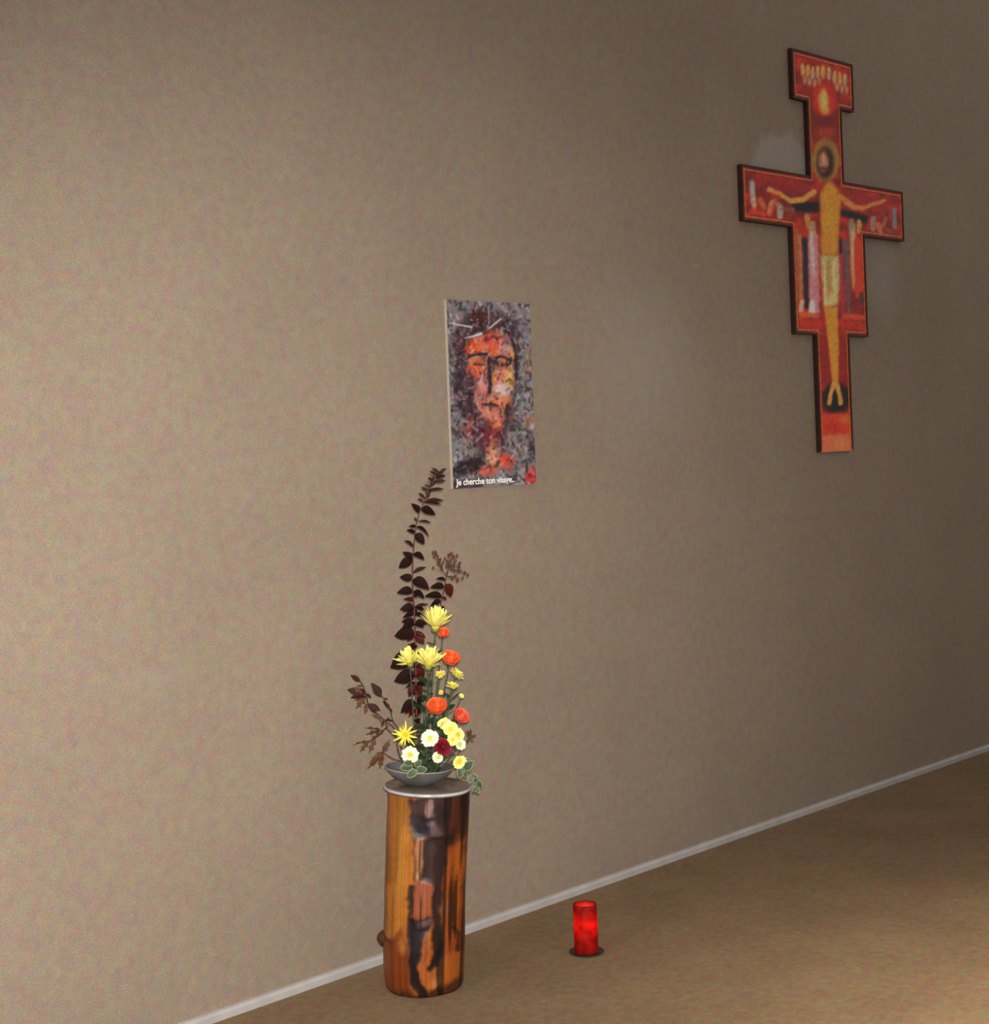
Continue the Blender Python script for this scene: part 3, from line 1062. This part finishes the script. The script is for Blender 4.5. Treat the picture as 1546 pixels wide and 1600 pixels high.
# --- tall branch with dark paired leaves
def tall_branch():
    b = base_in_bowl(0.004, 0.02)
    root = thing('leafy_branch', 'tallest branch in the bowl with paired dark maroon leaves, tip by the poster', 'branch', b)
    px = [(654, 1170), (651, 1110), (650, 1040), (648, 960), (645, 915), (646, 865), (652, 815), (662, 785), (675, 757), (690, 736)]
    P = spline([b] + stem_path(px, [.025, .03, .035, .04, .04, .04, .035, .03, .03, .025]), 5)
    Q = [p - b for p in P]
    MB().tube(Q, [.0034 - .0024 * i / len(Q) for i in range(len(Q))], 7).build('stem', M_DKSTEM, root)
    L = []
    for t, key in (((755, 350, 830, 400), 'br'), ((725, 405, 815, 500), 'dk'), ((725, 540, 790, 575), 'br'), ((675, 612, 765, 640), 'dk'), ((668, 650, 745, 700), 'dk'),
                   ((650, 758, 720, 800), 'br'), ((645, 872, 712, 930), 'dk'), ((562, 1005, 697, 985), 'dk'), ((592, 1100, 703, 1150), 'dk'), ((575, 1240, 693, 1280), 'dk'),
                   ((608, 1410, 690, 1390), 'dk'), ((605, 1478, 690, 1510), 'dk'), ((1005, 352, 870, 412), 'br'), ((935, 485, 828, 472), 'dk'), ((880, 572, 795, 575), 'br'),
                   ((890, 688, 770, 652), 'dk'), ((825, 785, 745, 725), 'dk'), ((815, 915, 728, 890), 'dk'), ((830, 1005, 735, 1055), 'br'), ((860, 1195, 708, 1150), 'dk'),
                   ((820, 1288, 712, 1262), 'dk'), ((855, 1360, 712, 1385), 'br'), ((1003, 80, 945, 160), 'br'), ((1028, 122, 940, 175), 'br'), ((1018, 182, 925, 220), 'br'),
                   ((1003, 250, 895, 300), 'br'), ((905, 140, 920, 225), 'br'), ((850, 235, 890, 300), 'br'), ((838, 290, 870, 345), 'br'), ((890, 190, 905, 265), 'br'),
                   ((960, 95, 950, 165), 'br'), ((985, 395, 868, 430), 'br')):
        L.append((c4(t[0], t[1]), c4(t[2], t[3]), key))
    for t, key in (((548, 375, 700, 375), 'dk'), ((636, 135, 728, 100), 'dk'), ((628, 575, 745, 470), 'red'), ((500, 700, 600, 585), 'dk'), ((546, 835, 715, 850), 'dk'),
                   ((606, 1145, 720, 1115), 'dk'), ((870, 265, 745, 300), 'dk'), ((875, 400, 770, 440), 'red'), ((860, 480, 750, 420), 'red'), ((838, 185, 735, 240), 'dk'),
                   ((850, 860, 765, 740), 'red'), ((835, 720, 755, 660), 'red'), ((845, 1010, 750, 880), 'red'), ((840, 1170, 745, 1060), 'dk'), ((800, 1240, 735, 1130), 'red'),
                   ((640, 300, 730, 330), 'dk'), ((670, 450, 750, 400), 'red'), ((650, 900, 735, 870), 'dk'), ((690, 1010, 745, 920), 'red'), ((690, 1200, 740, 1120), 'red')):
        L.append((c5(t[0], t[1]), c5(t[2], t[3]), key))
    n = len(P)
    for k in range(18):                                              # small curled leaves crowding the tip
        q = P[int(n * (.80 + .19 * k / 17))]
        sd = 1 if k % 2 else -1
        tip = q + Vector((sd * random.uniform(.010, .019), random.uniform(-.014, .008), random.uniform(.006, .019)))
        put_leaf(root, 'br', q, tip, .95, roll=random.uniform(-.5, .5), facing=(0, -.75, 1))
    for k in range(26):                                              # thick dark foliage on the lower half
        q = P[int(n * (.16 + .32 * k / 25))]
        a = k * 2.4
        tip = q + Vector((math.cos(a) * .033, math.sin(a) * .020 - .004, random.uniform(-.006, .022)))
        put_leaf(root, ('dk', 'red', 'dk')[k % 3], q, tip, 1.2, roll=random.uniform(-.4, .4), facing=(0, -.75, 1))
    for (tp, bs, key) in L:
        q = nearest(P, at(bs[0], bs[1], D0 + .035))
        dy = random.uniform(-.022, .012)
        put_leaf(root, key, q, at(tp[0], tp[1], D0 + .035 + dy), 1.15 if key != 'br' else .95, roll=random.uniform(-.35, .55) * (1 if tp[0] > bs[0] else -1), facing=(0, -.75, 1))


tall_branch()


# --- second branch with an umbel of buds
def bud_branch():
    b = base_in_bowl(0.022, 0.03)
    root = thing('budded_branch', 'short dark branch ending in a cluster of russet buds above the top yellow flower', 'branch', b)
    px = [(664, 1150), (672, 1060), (682, 985), (690, 940), (696, 912), (700, 888)]
    P = spline([b] + stem_path(px, [.04, .05, .05, .05, .05, .05]), 5)
    Q = [p - b for p in P]
    MB().tube(Q, [.0026 - .0015 * i / len(Q) for i in range(len(Q))], 7).build('stem', M_DKSTEM, root)
    for t in ((888, 1188, 1005, 1205), (1105, 1305, 1015, 1195), (842, 1262, 968, 1290), (1035, 1325, 960, 1290), (868, 1368, 960, 1360), (950, 1112, 1020, 1140), (1010, 1420, 950, 1380)):
        q = nearest(P, at(*c4(t[2], t[3]), D0 + .05))
        put_leaf(root, 'dk' if t[0] < 1000 else 'red', q, at(*c4(t[0], t[1]), D0 + .05 + random.uniform(-.02, .01)), 1.1, facing=(0, -.75, 1))
    tw, bd = MB(), MB()
    hub = [at(*c4(*h_), D0 + .05) - b for h_ in ((1035, 1110), (1000, 1060), (1060, 1030))]
    spots = [(905, 880), (930, 875), (915, 915), (950, 920), (975, 945), (905, 1028), (950, 985), (1000, 975), (1020, 940), (1055, 905), (1080, 890), (1100, 920), (1135, 910),
             (1075, 950), (1120, 960), (1160, 985), (1150, 1010), (1105, 1000), (1060, 985), (1170, 1060), (1210, 1075), (1240, 1095), (1145, 1055), (1110, 1060), (1090, 1125),
             (1140, 1145), (1190, 1125), (1120, 1105), (1085, 1035), (935, 895), (960, 960), (1035, 1010), (1160, 1025), (985, 1010), (1040, 965)]
    for s in spots:
        q = at(*c4(*s), D0 + .05 + random.uniform(-.02, .02)) - b
        hb = min(hub, key=lambda h_: (h_ - q).length)
        tw.tube([hub[0], (hub[0] + hb) / 2, hb, (hb * .4 + q * .6), q], [.0011, .001, .0008, .0006, .0005], 5)
        bd.ball(q, random.uniform(.0032, .0046), 7, 5, (1, 1, 1.25))
    tw.build('twigs', M_BRSTEM, root)
    bd.build('bud_cluster', M_BUD, root)


bud_branch()


# --- brown leaf sprays on the left and right
def spray(label, base_off, stems, leaves, conv, d, key_alt=('oak', 'oakn'), width=1.25, name='leaf_spray'):
    b = base_in_bowl(*base_off)
    root = thing(name, label, 'branch', b)
    allP = []
    for k, st in enumerate(stems):
        pts = [at(*conv(*p), D0 + d + .012 * i) for i, p in enumerate(st)]
        if k == 0:
            pts = [b] + pts
        else:
            pts[0] = nearest(allP, pts[0])
        P = spline(pts, 5)
        allP += P
        Q = [p - b for p in P]
        MB().tube(Q, [.0019 - .0010 * i / len(Q) for i in range(len(Q))], 6).build('stem' if k == 0 else 'side_stem', M_BRSTEM, root)
    for i, t in enumerate(leaves):
        q = nearest(allP, at(*conv(t[2], t[3]), D0 + d + .02))
        tip = at(*conv(t[0], t[1]), q.y + random.uniform(-.015, .01))
        put_leaf(root, key_alt[i % len(key_alt)], q, tip, width * (.62 if key_alt[i % len(key_alt)] == 'oak' else .8), roll=random.uniform(-.8, .8), facing=(0, -.8, .8))


spray('upright bronze leaf spray leaning out furthest left of the bouquet', (-.03, .02),
      [[(600, 870), (560, 640), (470, 560), (380, 480), (280, 400), (190, 310), (110, 255)], [(260, 370), (260, 250), (215, 160), (130, 97)]],
      [(128, 95, 215, 160), (175, 195, 265, 215), (85, 240, 165, 290), (145, 225, 205, 300), (330, 320, 240, 275), (160, 430, 215, 335), (270, 340, 215, 345),
       (262, 490, 285, 410), (415, 450, 310, 410), (330, 490, 420, 540), (190, 280, 255, 290), (150, 345, 230, 350), (300, 395, 380, 450), (240, 430, 290, 420),
       (430, 610, 440, 540), (420, 570, 400, 500), (120, 300, 170, 320), (215, 400, 250, 375), (350, 440, 330, 430), (370, 530, 360, 460),
       (225, 235, 262, 260), (470, 590, 470, 555), (505, 520, 470, 555)], c6, .0, ('oakn', 'oak'), 1.35)
spray('thin dark leaf twig rising between the bronze spray and tall branch', (-.02, .025),
      [[(640, 860), (600, 650), (545, 560), (515, 450), (450, 330), (390, 260), (345, 195)]],
      [(330, 180, 405, 262), (345, 250, 420, 270), (455, 340, 525, 440), (540, 470, 500, 400), (452, 530, 550, 560), (490, 330, 440, 320), (410, 200, 395, 265)], c6, .02, ('oakn',), 1.3)
spray('reddish brown oak-like leaf spray spreading level at middle left', (-.03, .0),
      [[(620, 800), (540, 690), (470, 630), (430, 680), (330, 745), (240, 785)]],
      [(250, 598, 370, 640), (265, 672, 370, 655), (130, 778, 265, 785), (200, 868, 255, 785), (298, 878, 330, 750), (300, 745, 420, 690), (470, 560, 470, 640), (505, 600, 460, 640)], c6, -.01, ('oak',), 1.3)
spray('low rusty brown leaf spray hanging over the bowl rim at left', (-.04, -.01),
      [[(640, 985), (560, 945), (480, 900), (430, 870), (390, 900)]],
      [(510, 740, 410, 860), (275, 1015, 410, 905), (330, 935, 420, 900), (402, 1035, 405, 905), (300, 985, 390, 960), (360, 870, 430, 880), (450, 790, 420, 850)], c6, -.03, ('oak',), 1.4)
spray('small brown leaf sprig sticking out right of the white flowers', (.05, .02),
      [[(1150, 960), (1230, 840), (1300, 740), (1330, 690)]],
      [(1280, 690, 1325, 700), (1330, 640, 1330, 700), (1385, 700, 1325, 700), (1300, 790, 1310, 720), (1360, 770, 1325, 710), (1290, 650, 1320, 700)], c6, .03, ('oak',), 1.5)


def ivy_leaf(root, base, tip, roll=0.0, facing=(0, -1, .3)):
    o = put_leaf(root, 'ivye', base, tip, .95, roll, facing)
    g = bpy.data.objects.new('green_centre', LM['ivy'])
    COL.objects.link(g)
    g.parent = o
    g.matrix_local = Matrix.Translation((.06, 0, .018)) @ Matrix.Diagonal((.88, .87, .9, 1))
    return o


def ivy(label, base_off, stem, leaves, d, dd):
    b = base_in_bowl(*base_off)
    root = thing('ivy_trail', label, 'ivy', b)
    P = spline([b] + [at(*c6(*p), D0 + d + dd * i) for i, p in enumerate(stem)], 5)
    Q = [p - b for p in P]
    MB().tube(Q, .0012, 6).build('stem', M_STEM, root)
    for t in leaves:
        q = nearest(P, at(*c6(t[2], t[3]), D0 + d))
        ivy_leaf(root, q, at(*c6(t[0], t[1]), q.y - random.uniform(0, .01)), random.uniform(-.3, .3))


ivy('variegated ivy trail drooping over the right side of the log top', (.04, -.02),
    [(1080, 1000), (1140, 960), (1220, 1010), (1270, 1060), (1340, 1100), (1390, 1160), (1390, 1230)],
    [(1215, 1140, 1225, 1030), (1270, 1130, 1275, 1065), (1290, 1010, 1240, 1020), (1310, 930, 1250, 1000), (1400, 1130, 1340, 1095), (1310, 1190, 1340, 1110), (1440, 1235, 1385, 1170),
     (1345, 1275, 1390, 1215), (1410, 1290, 1390, 1235), (1350, 960, 1300, 1010)], -.045, -.004)
ivy('cream-edged green ivy leaves lying over the front rim of the bowl', (.0, -.03),
    [(740, 985), (760, 1010), (780, 1050)],
    [(610, 1030, 735, 1020), (650, 975, 745, 990), (830, 950, 770, 1030), (685, 1125, 785, 1060), (885, 1045, 785, 1065), (760, 960, 750, 1030)], -.088, -.006)


# --- flowers
def stem_to(root, b, head, mid_dx=0.0, r=.0016, m=None, sag=0.0):
    mid = (b + head) / 2 + Vector((mid_dx, 0.004, 0))
    Q = [p - b for p in spline([b, mid, head], 6)]
    return MB().tube(Q, r, 6).build('stem', m or M_STEM, root)


def axis_frame(axis):
    z = Vector(axis).normalized()
    x = z.orthogonal().normalized()
    y = z.cross(x)
    return Matrix((x, y, z)).transposed()


def strip_mesh(name, m, w=.16, curl=.18, rows=6, pinch=.7):
    """single petal: unit length along +x, cupped, tip curling to +z"""
    mb = MB()
    vv, ff = [], []
    for i in range(rows):
        t = i / (rows - 1)
        hw = w * (0.35 + 0.65 * math.sin(math.pi * min(1, .12 + t * .8) ** pinch)) * (1 if t < 1 else .45)
        for s in (-1, 0, 1):
            vv.append((t, s * hw, curl * t * t + abs(s) * hw * .5))
    for i in range(rows - 1):
        for j in range(2):
            a = i * 3 + j
            ff.append((a, a + 3, a + 4, a + 1))
    mb.add(vv, ff)
    return mb.mesh(name, m)


PET_Y = strip_mesh('petal', M_YEL, .125, .16)
PET_YB = strip_mesh('petal', M_YELB, .065, .06)


def spider_flower(label, head_px, d, b_off, axis, R, n, polar, mesh, eye, mid_dx=0, eye_r=.2, lens=(.75, 1.08)):
    b = base_in_bowl(*b_off)
    head = at(head_px[0], head_px[1], D0 + d)
    root = thing('spider_chrysanthemum', label, 'flower', b, 'yellow spiky chrysanthemums')
    stem_to(root, b, head, mid_dx)
    A = axis_frame(axis)
    hl = head - b
    for k in range(n):
        az = k * 2.39996 + random.uniform(-.15, .15)
        f = (k + .5) / n
        po = math.radians(polar[0] + (polar[1] - polar[0]) * f ** .75 + random.uniform(-6, 6))
        dirv = Vector((math.sin(po) * math.cos(az), math.sin(po) * math.sin(az), math.cos(po)))
        x = A @ dirv
        up = A @ Vector((-math.cos(po) * math.cos(az), -math.cos(po) * math.sin(az), math.sin(po)))
        y = up.cross(x)
        L = R * random.uniform(*lens)
        M = Matrix((x * L, y * L, up * L)).transposed().to_4x4()
        o = bpy.data.objects.new('petal', mesh)
        COL.objects.link(o)
        o.parent = root
        o.matrix_local = Matrix.Translation(hl) @ M
    e = MB()
    e.ball((0, 0, 0), R * eye_r, 10, 6, (1, 1, .8))
    e.build('flower_eye', eye, root, loc=hl + A @ Vector((0, 0, R * .06)))
    cx = MB()
    cx.ball((0, 0, 0), R * .2, 8, 5, (1, 1, .7))
    cx.build('calyx', M_CALYX, root, loc=hl - A @ Vector((0, 0, R * .09)))
    return root


spider_flower('topmost pale yellow chrysanthemum with upswept petals, below the russet buds', (681, 981), -.01, (.012, .0), (.12, -.30, 1), .061, 54, (4, 66), PET_Y, M_EYE, .004)
spider_flower('yellow spiky chrysanthemum at mid height touching the dark tall branch', (641, 1037), -.03, (-.004, -.005), (-.22, -.35, 1), .050, 46, (5, 80), PET_Y, M_EYE)
spider_flower('yellow spiky chrysanthemum at mid height beside the round orange rose', (670, 1041), -.04, (.010, -.01), (.14, -.3, 1), .057, 50, (5, 76), PET_Y, M_EYE)
spider_flower('star-shaped bright yellow chrysanthemum with golden centre low on the left', (634, 1148), -.07, (-.02, -.02), (-.05, -1, .25), .037, 24, (35, 94), PET_YB, M_GOLD, -.004, .24, (.7, 1.15))


def daisy(label, head_px, d, b_off, axis, R, m, eye, group, name='white_chrysanthemum', rings=((18, 88, 1.0), (16, 66, .86), (12, 45, .66)), w=.20, eye_r=.32, mid_dx=0):
    b = base_in_bowl(*b_off)
    head = at(head_px[0], head_px[1], D0 + d)
    root = thing(name, label, 'flower', b, group)
    stem_to(root, b, head, mid_dx, .0014)
    A = axis_frame(axis)
    mb = MB()
    for (n, pol, L) in rings:
        for k in range(n):
            az = 2 * math.pi * (k + random.uniform(-.25, .25)) / n + pol
            po = math.radians(pol + random.uniform(-7, 7))
            x = A @ Vector((math.sin(po) * math.cos(az), math.sin(po) * math.sin(az), math.cos(po)))
            up = A @ Vector((-math.cos(po) * math.cos(az), -math.cos(po) * math.sin(az), math.sin(po)))
            y = up.cross(x)
            LL = R * L * random.uniform(.9, 1.06)
            vv, ff = [], []
            for i, t in enumerate((.1, .45, .8, 1.0)):
                hw = R * w * (.5, .85, 1.0, .5)[i]
                for s in (-1, 0, 1):
                    vv.append(x * (t * LL) + y * (s * hw) + up * (.12 * t * t * LL + abs(s) * hw * .35))
            for i in range(3):
                for j in range(2):
                    a = i * 3 + j
                    ff.append((a, a + 3, a + 4, a + 1))
            mb.add(vv, ff)
    mb.build('petals', m, root, loc=head - b)
    e = MB()
    e.ball((0, 0, 0), R * eye_r, 10, 6, (1, 1, 1))
    e.build('flower_eye', eye, root, loc=head - b + A @ Vector((0, 0, R * .14)))
    c = MB()
    c.ball((0, 0, 0), R * .25, 8, 5)
    c.build('calyx', M_CALYX, root, loc=head - b - A @ Vector((0, 0, R * .12)))
    return root


GW = 'white button chrysanthemums'
daisy('round white chrysanthemum facing forward just left of the crimson carnation', (672, 1154), -.075, (.005, -.03), (.1, -1, .35), .0245, M_WHITE, M_EYE_GR, GW)
daisy('lowest white chrysanthemum, yellow-centred, above the front ivy leaves', (641, 1180), -.075, (-.02, -.035), (.25, -.9, .45), .0245, M_WHITE, M_EYE, GW)
daisy('small white chrysanthemum at the right edge above the ivy trail', (719, 1163), -.05, (.04, -.02), (.5, -.8, .3), .017, M_WHITE, M_EYE_GR, GW)
daisy('half-hidden small white chrysanthemum directly under the crimson carnation', (685, 1183), -.065, (.02, -.03), (-.3, -.9, -.1), .0165, M_WHITE, M_EYE_GR, GW)
daisy('pale cream chrysanthemum lowest on the right, hanging by the bowl rim', (718, 1190), -.06, (.05, -.02), (.3, -.9, -.2), .020, M_PALE, M_EYE, GW)
GY = 'pale yellow button chrysanthemums'
PY = 'yellow_chrysanthemum'
daisy('pale yellow chrysanthemum at upper left of the pale cluster below the roses', (694, 1131), -.055, (.018, -.01), (-.3, -.7, .8), .019, M_PALE, M_EYE_GR, GY, PY)
daisy('largest pale yellow chrysanthemum in the middle of the pale cluster', (704, 1139), -.07, (.024, -.015), (.0, -.9, .5), .0225, M_PALE, M_EYE_GR, GY, PY)
daisy('pale yellow chrysanthemum at the right end of the pale cluster', (716, 1148), -.06, (.03, -.02), (.5, -.8, .3), .019, M_PALE, M_EYE, GY, PY)
daisy('pale yellow chrysanthemum at the bottom of the pale cluster by the carnation', (708, 1156), -.068, (.03, -.022), (.1, -1, .1), .0165, M_PALE, M_EYE, GY, PY)
GS = 'small muted yellow spray flowers'
RS = ((14, 80, 1.0), (9, 50, .7))
daisy('small muted yellow spray flower left under the round orange rose', (689, 1055), -.03, (.014, .0), (-.2, -.6, .8), .016, M_YELD, M_EYE, GS, PY, RS, .17)
daisy('muted yellow spray flower seen edge-on right below the round orange rose', (713, 1055), -.03, (.022, .0), (.55, -.35, .75), .024, M_YELD, M_EYE, GS, PY, RS, .14, .22)
daisy('muted yellow spray flower lower down, above the lower roses', (707, 1073), -.035, (.02, .0), (.15, -.45, .9), .019, M_YELD, M_EYE, GS, PY, RS, .15, .22)
daisy('tiny closed yellow spray bud at the right, above the coral rose', (721, 1088), -.03, (.03, .0), (.4, -.6, .6), .008, M_PALE, M_EYE_GR, GS, 'flower_bud', RS, .2, .4)
daisy('tiny yellow bud poking up just behind the large orange rose', (689, 1083), -.02, (.012, .0), (0, -.6, .8), .009, M_YELD, M_EYE, GS, 'flower_bud', RS, .2, .4)


def rose(label, head_px, d, b_off, axis, R, m, mid_dx=0):
    b = base_in_bowl(*b_off)
    head = at(head_px[0], head_px[1], D0 + d)
    root = thing('rose', label, 'flower', b, 'orange roses')
    A = axis_frame(axis)
    foot = head - A @ Vector((0, 0, R * .8))
    stem_to(root, b, foot, mid_dx, .0017)
    mb = MB()
    # cupped petals wrapped round one another
    layers = [(3, .28, .62, 1), (4, .48, .56, 1.0), (5, .72, .36, 1), (5, .95, .08, 1)]
    for li, (n, rad, top, hh) in enumerate(layers):
        for k in range(n):
            a0 = 2 * math.pi * k / n + li * .7
            span = 2 * math.pi / n * .78
            vv, ff = [], []
            for i in range(6):
                t = i / 5
                rr = R * rad * math.sin(math.pi * (.10 + t * .48)) ** .7 * (1 + (.07 * li * t ** 4))
                z = R * (-.85 + t * (.85 + top * hh * .9))
                for j in range(7):
                    s = j / 6 * 2 - 1
                    a = a0 + s * span
                    drop = R * .16 * abs(s) ** 2.2 * t
                    vv.append(A @ Vector((rr * math.cos(a) * (1 + .05 * s), rr * math.sin(a) * (1 + .05 * s), z - drop)))
            for i in range(5):
                for j in range(6):
                    q = i * 7 + j
                    ff.append((q, q + 1, q + 8, q + 7))
            mb.add(vv, ff)
    mb.ball((0, 0, 0), R * .22, 8, 6, (1, 1, 1))
    mb.build('bloom', m, root, loc=head - b)
    c = MB()
    c.ball((0, 0, 0), R * .34, 8, 5, (1, 1, .8))
    c.build('calyx', M_CALYX, root, loc=foot - b + A @ Vector((0, 0, R * .05)))
    for k in range(4):
        a = k * 1.57 + .4
        tip = foot + A @ Vector((math.cos(a) * R * .95, math.sin(a) * R * .95, R * .25))
        put_leaf(root, 'gr', foot, tip, .9, 0, facing=tuple(A @ Vector((0, 0, 1))), name='sepal')
    return root


rose('small orange rose tucked right under the topmost yellow flower', (693, 988), .0, (.02, .01), (.1, -.7, .7), .0155, M_ORANGE)
rose('round orange rose at the right of the mid-height yellow flowers', (705, 1027), -.03, (.024, .0), (.2, -.6, .75), .0232, M_ORANGE)
rose('largest orange rose at the heart of the bouquet above the white flowers', (683, 1102), -.055, (.012, -.01), (.05, -.6, .8), .0258, M_ORANGE)
rose('coral pink rose leaning out right beside the pale yellow cluster', (722, 1118), -.04, (.035, -.01), (.5, -.6, .6), .0215, M_CORAL)


def carnation():
    b = base_in_bowl(.015, -.03)
    head = at(692, 1167, D0 - .072)
    root = thing('carnation', 'ruffled crimson carnation among the white flowers above the bowl', 'flower', b)
    stem_to(root, b, head)
    A = axis_frame((.25, -.9, .35))
    mb = MB()
    R = .0225
    for k in range(34):
        po = math.radians(12 + 78 * ((k + .5) / 34) ** .8)
        az = k * 2.39996
        x = A @ Vector((math.sin(po) * math.cos(az) * 1.15, math.sin(po) * math.sin(az), math.cos(po) * .8))
        x.z -= .35 * x.x
        x.x *= 1.15
        up = A @ Vector((-math.cos(po) * math.cos(az), -math.cos(po) * math.sin(az), math.sin(po)))
        y = up.cross(x).normalized()
        vv, ff = [], []
        for i, t in enumerate((.2, .6, 1.0)):
            for j in range(7):
                s = j / 6 * 2 - 1
                ruff = math.sin(s * 9 + k) * .12 * t
                vv.append(x * (R * (t - .06 * s * s + (.06 if j % 2 else -.04) * t)) + y * (s * R * .42 * t) + up * (R * ruff))
        for i in range(2):
            for j in range(6):
                q = i * 7 + j
                ff.append((q, q + 1, q + 8, q + 7))
        mb.add(vv, ff)
    mb.build('petals', M_RED, root, loc=head - b)
    c = MB()
    c.ball((0, 0, 0), .007, 8, 5)
    c.build('calyx', M_CALYX, root, loc=head - b - A @ Vector((0, 0, .004)))


carnation()


# --- green filling leaves between the flower stems
def filler(label, px, d, b_off, n, Lf, key='gr'):
    b = base_in_bowl(*b_off)
    root = thing('foliage_stem', label, 'foliage', b)
    P = spline([b] + [at(u, v, D0 + d) for u, v in px], 6)
    Q = [p - b for p in P]
    MB().tube(Q, [.0017 - .0009 * i / len(Q) for i in range(len(Q))], 6).build('stem', M_STEM, root)
    for k in range(n):
        q = P[int(2 + (len(P) - 3) * (k + .5) / n)]
        a = k * 2.4
        tip = q + Vector((math.cos(a) * Lf, math.sin(a) * Lf * .7 - .004, Lf * random.uniform(.35, .9)))
        put_leaf(root, key, q, tip, random.uniform(.9, 1.25), facing=(0, -.6, 1))


filler('dark green leafy stem in the middle of the bouquet behind the large rose', [(664, 1150), (668, 1100), (672, 1062)], -.01, (.008, .0), 13, .030)
filler('narrow-leaved green stem rising to the spray flowers on the right', [(690, 1150), (702, 1105), (710, 1075)], -.01, (.025, .005), 11, .026, 'nar')
filler('dark green leafy stem behind the white flowers low in the bowl', [(664, 1180), (668, 1160), (676, 1135)], -.03, (.008, -.015), 12, .026)
filler('green leafy stem under the carnation leaning right over the bowl', [(690, 1190), (706, 1178), (716, 1168)], -.03, (.025, -.01), 10, .024)
filler('grey-green narrow-leaved stem below the topmost yellow flower', [(670, 1120), (676, 1050), (681, 1000)], .0, (.012, .01), 10, .026, 'nar')
filler('low green leafy stem at the left above the bowl rim', [(646, 1192), (642, 1172), (640, 1155)], -.03, (-.01, -.015), 9, .022)

filler('dark leafy stem between the large rose and the star-shaped yellow flower', [(656, 1160), (658, 1120), (661, 1085)], .005, (.0, .01), 12, .026)
filler('dark leafy stem filling the space below the muted spray flowers', [(690, 1150), (696, 1110), (700, 1082)], .01, (.02, .012), 13, .028)
filler('dark leafy stem low behind the pale yellow cluster', [(690, 1175), (700, 1150), (708, 1128)], .0, (.025, .0), 12, .026)
filler('dark narrow-leaved stem beside the tall branch behind the twin yellow flowers', [(662, 1130), (664, 1080), (668, 1045)], .015, (.004, .018), 12, .026, 'nar')
filler('dark leafy stem directly below the large orange rose', [(676, 1178), (680, 1150), (683, 1122)], -.015, (.012, -.008), 14, .026)
filler('dark leafy stem behind the star-shaped yellow flower', [(648, 1180), (645, 1160), (646, 1138)], -.01, (-.008, .0), 12, .024)
filler('dark leafy stem behind the crimson carnation', [(688, 1190), (692, 1170), (697, 1150)], -.03, (.018, -.012), 13, .024)

# ------------------------------------------------------------------ candle and the thin dark round piece under it


def build_candle():
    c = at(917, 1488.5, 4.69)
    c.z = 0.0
    disc_root = thing('candle_disc', 'small dark flat round piece under the red candle on the floor', 'disc', c)
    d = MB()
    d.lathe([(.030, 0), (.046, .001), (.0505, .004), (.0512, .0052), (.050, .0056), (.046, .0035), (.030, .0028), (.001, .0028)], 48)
    d.build('disc_body', mat('dark_disc', (52, 40, 30), 0.5, vary=0.2), disc_root)
    root = thing('pillar_candle', 'red pillar candle standing on the floor right of the log', 'candle', c + Vector((0, 0, .0029)))
    R, H = .0348, .141
    well = .092
    wob = lambda w, z: .008 * math.sin(2 * w + 1) + (.012 * math.sin(5 * w) if z > H - .01 else 0)
    prof = [(R - .002, 0), (R, .003), (R * 1.005, .05), (R, .1), (R, H - .004), (R - .0015, H), (R - .0035, H), (R - .006, H - .004),
            (R - .007, H - .02), (R - .008, H - well + .02), (R - .011, H - well + .004), (.012, H - well), (.001, H - well)]
    b = MB()
    b.lathe(prof, 48, wob=wob)
    m = bpy.data.materials.new('red_wax')
    m.use_nodes = True
    nt = m.node_tree
    p = nt.nodes['Principled BSDF']
    tc = nt.nodes.new('ShaderNodeTexCoord')
    n = nt.nodes.new('ShaderNodeTexNoise')
    n.inputs['Scale'].default_value = 38
    n.inputs['Detail'].default_value = 3
    nt.links.new(tc.outputs['Object'], n.inputs['Vector'])
    r = nt.nodes.new('ShaderNodeValToRGB')
    r.color_ramp.elements[0].position, r.color_ramp.elements[1].position = .3, .72
    r.color_ramp.elements[0].color = (0.20, 0.002, 0.002, 1)
    r.color_ramp.elements[1].color = (0.46, 0.02, 0.009, 1)
    nt.links.new(n.outputs['Fac'], r.inputs['Fac'])
    nt.links.new(r.outputs['Color'], p.inputs['Base Color'])
    p.inputs['Roughness'].default_value = 0.6
    p.inputs['Specular IOR Level'].default_value = 0.2
    t = nt.nodes.new('ShaderNodeBsdfTranslucent')
    nt.links.new(r.outputs['Color'], t.inputs['Color'])
    mx = nt.nodes.new('ShaderNodeMixShader')
    mx.inputs[0].default_value = .5
    nt.links.new(p.outputs[0], mx.inputs[1])
    nt.links.new(t.outputs[0], mx.inputs[2])
    nt.links.new(mx.outputs[0], nt.nodes['Material Output'].inputs['Surface'])
    b.build('wax_body', m, root)
    wk = MB()
    wk.tube([(0, 0, H - well - .001), (.0004, 0, H - well + .008), (.0015, 0, H - well + .014)], .0011, 6)
    wk.build('wick', mat('wick_black', (30, 24, 20), .9), root)
    fl = MB()
    fl.lathe([(.0006, 0), (.0024, .003), (.0028, .006), (.002, .010), (.0009, .014), (.0002, .017)], 12)
    fm = bpy.data.materials.new('flame')
    fm.use_nodes = True
    q = fm.node_tree.nodes['Principled BSDF']
    q.inputs['Base Color'].default_value = (1, .6, .2, 1)
    q.inputs['Emission Color'].default_value = (1, .55, .16, 1)
    q.inputs['Emission Strength'].default_value = 8
    fl.build('flame', fm, root, loc=(.0012, 0, H - well + .011))
    l = bpy.data.lights.new('flame_light', 'POINT')
    l.energy = 0.75
    l.color = (1, .6, .25)
    l.shadow_soft_size = .004
    lo = bpy.data.objects.new('flame_light', l)
    COL.objects.link(lo)
    lo.parent = root
    lo.location = (0.0012, 0, H - well + .036)


build_candle()
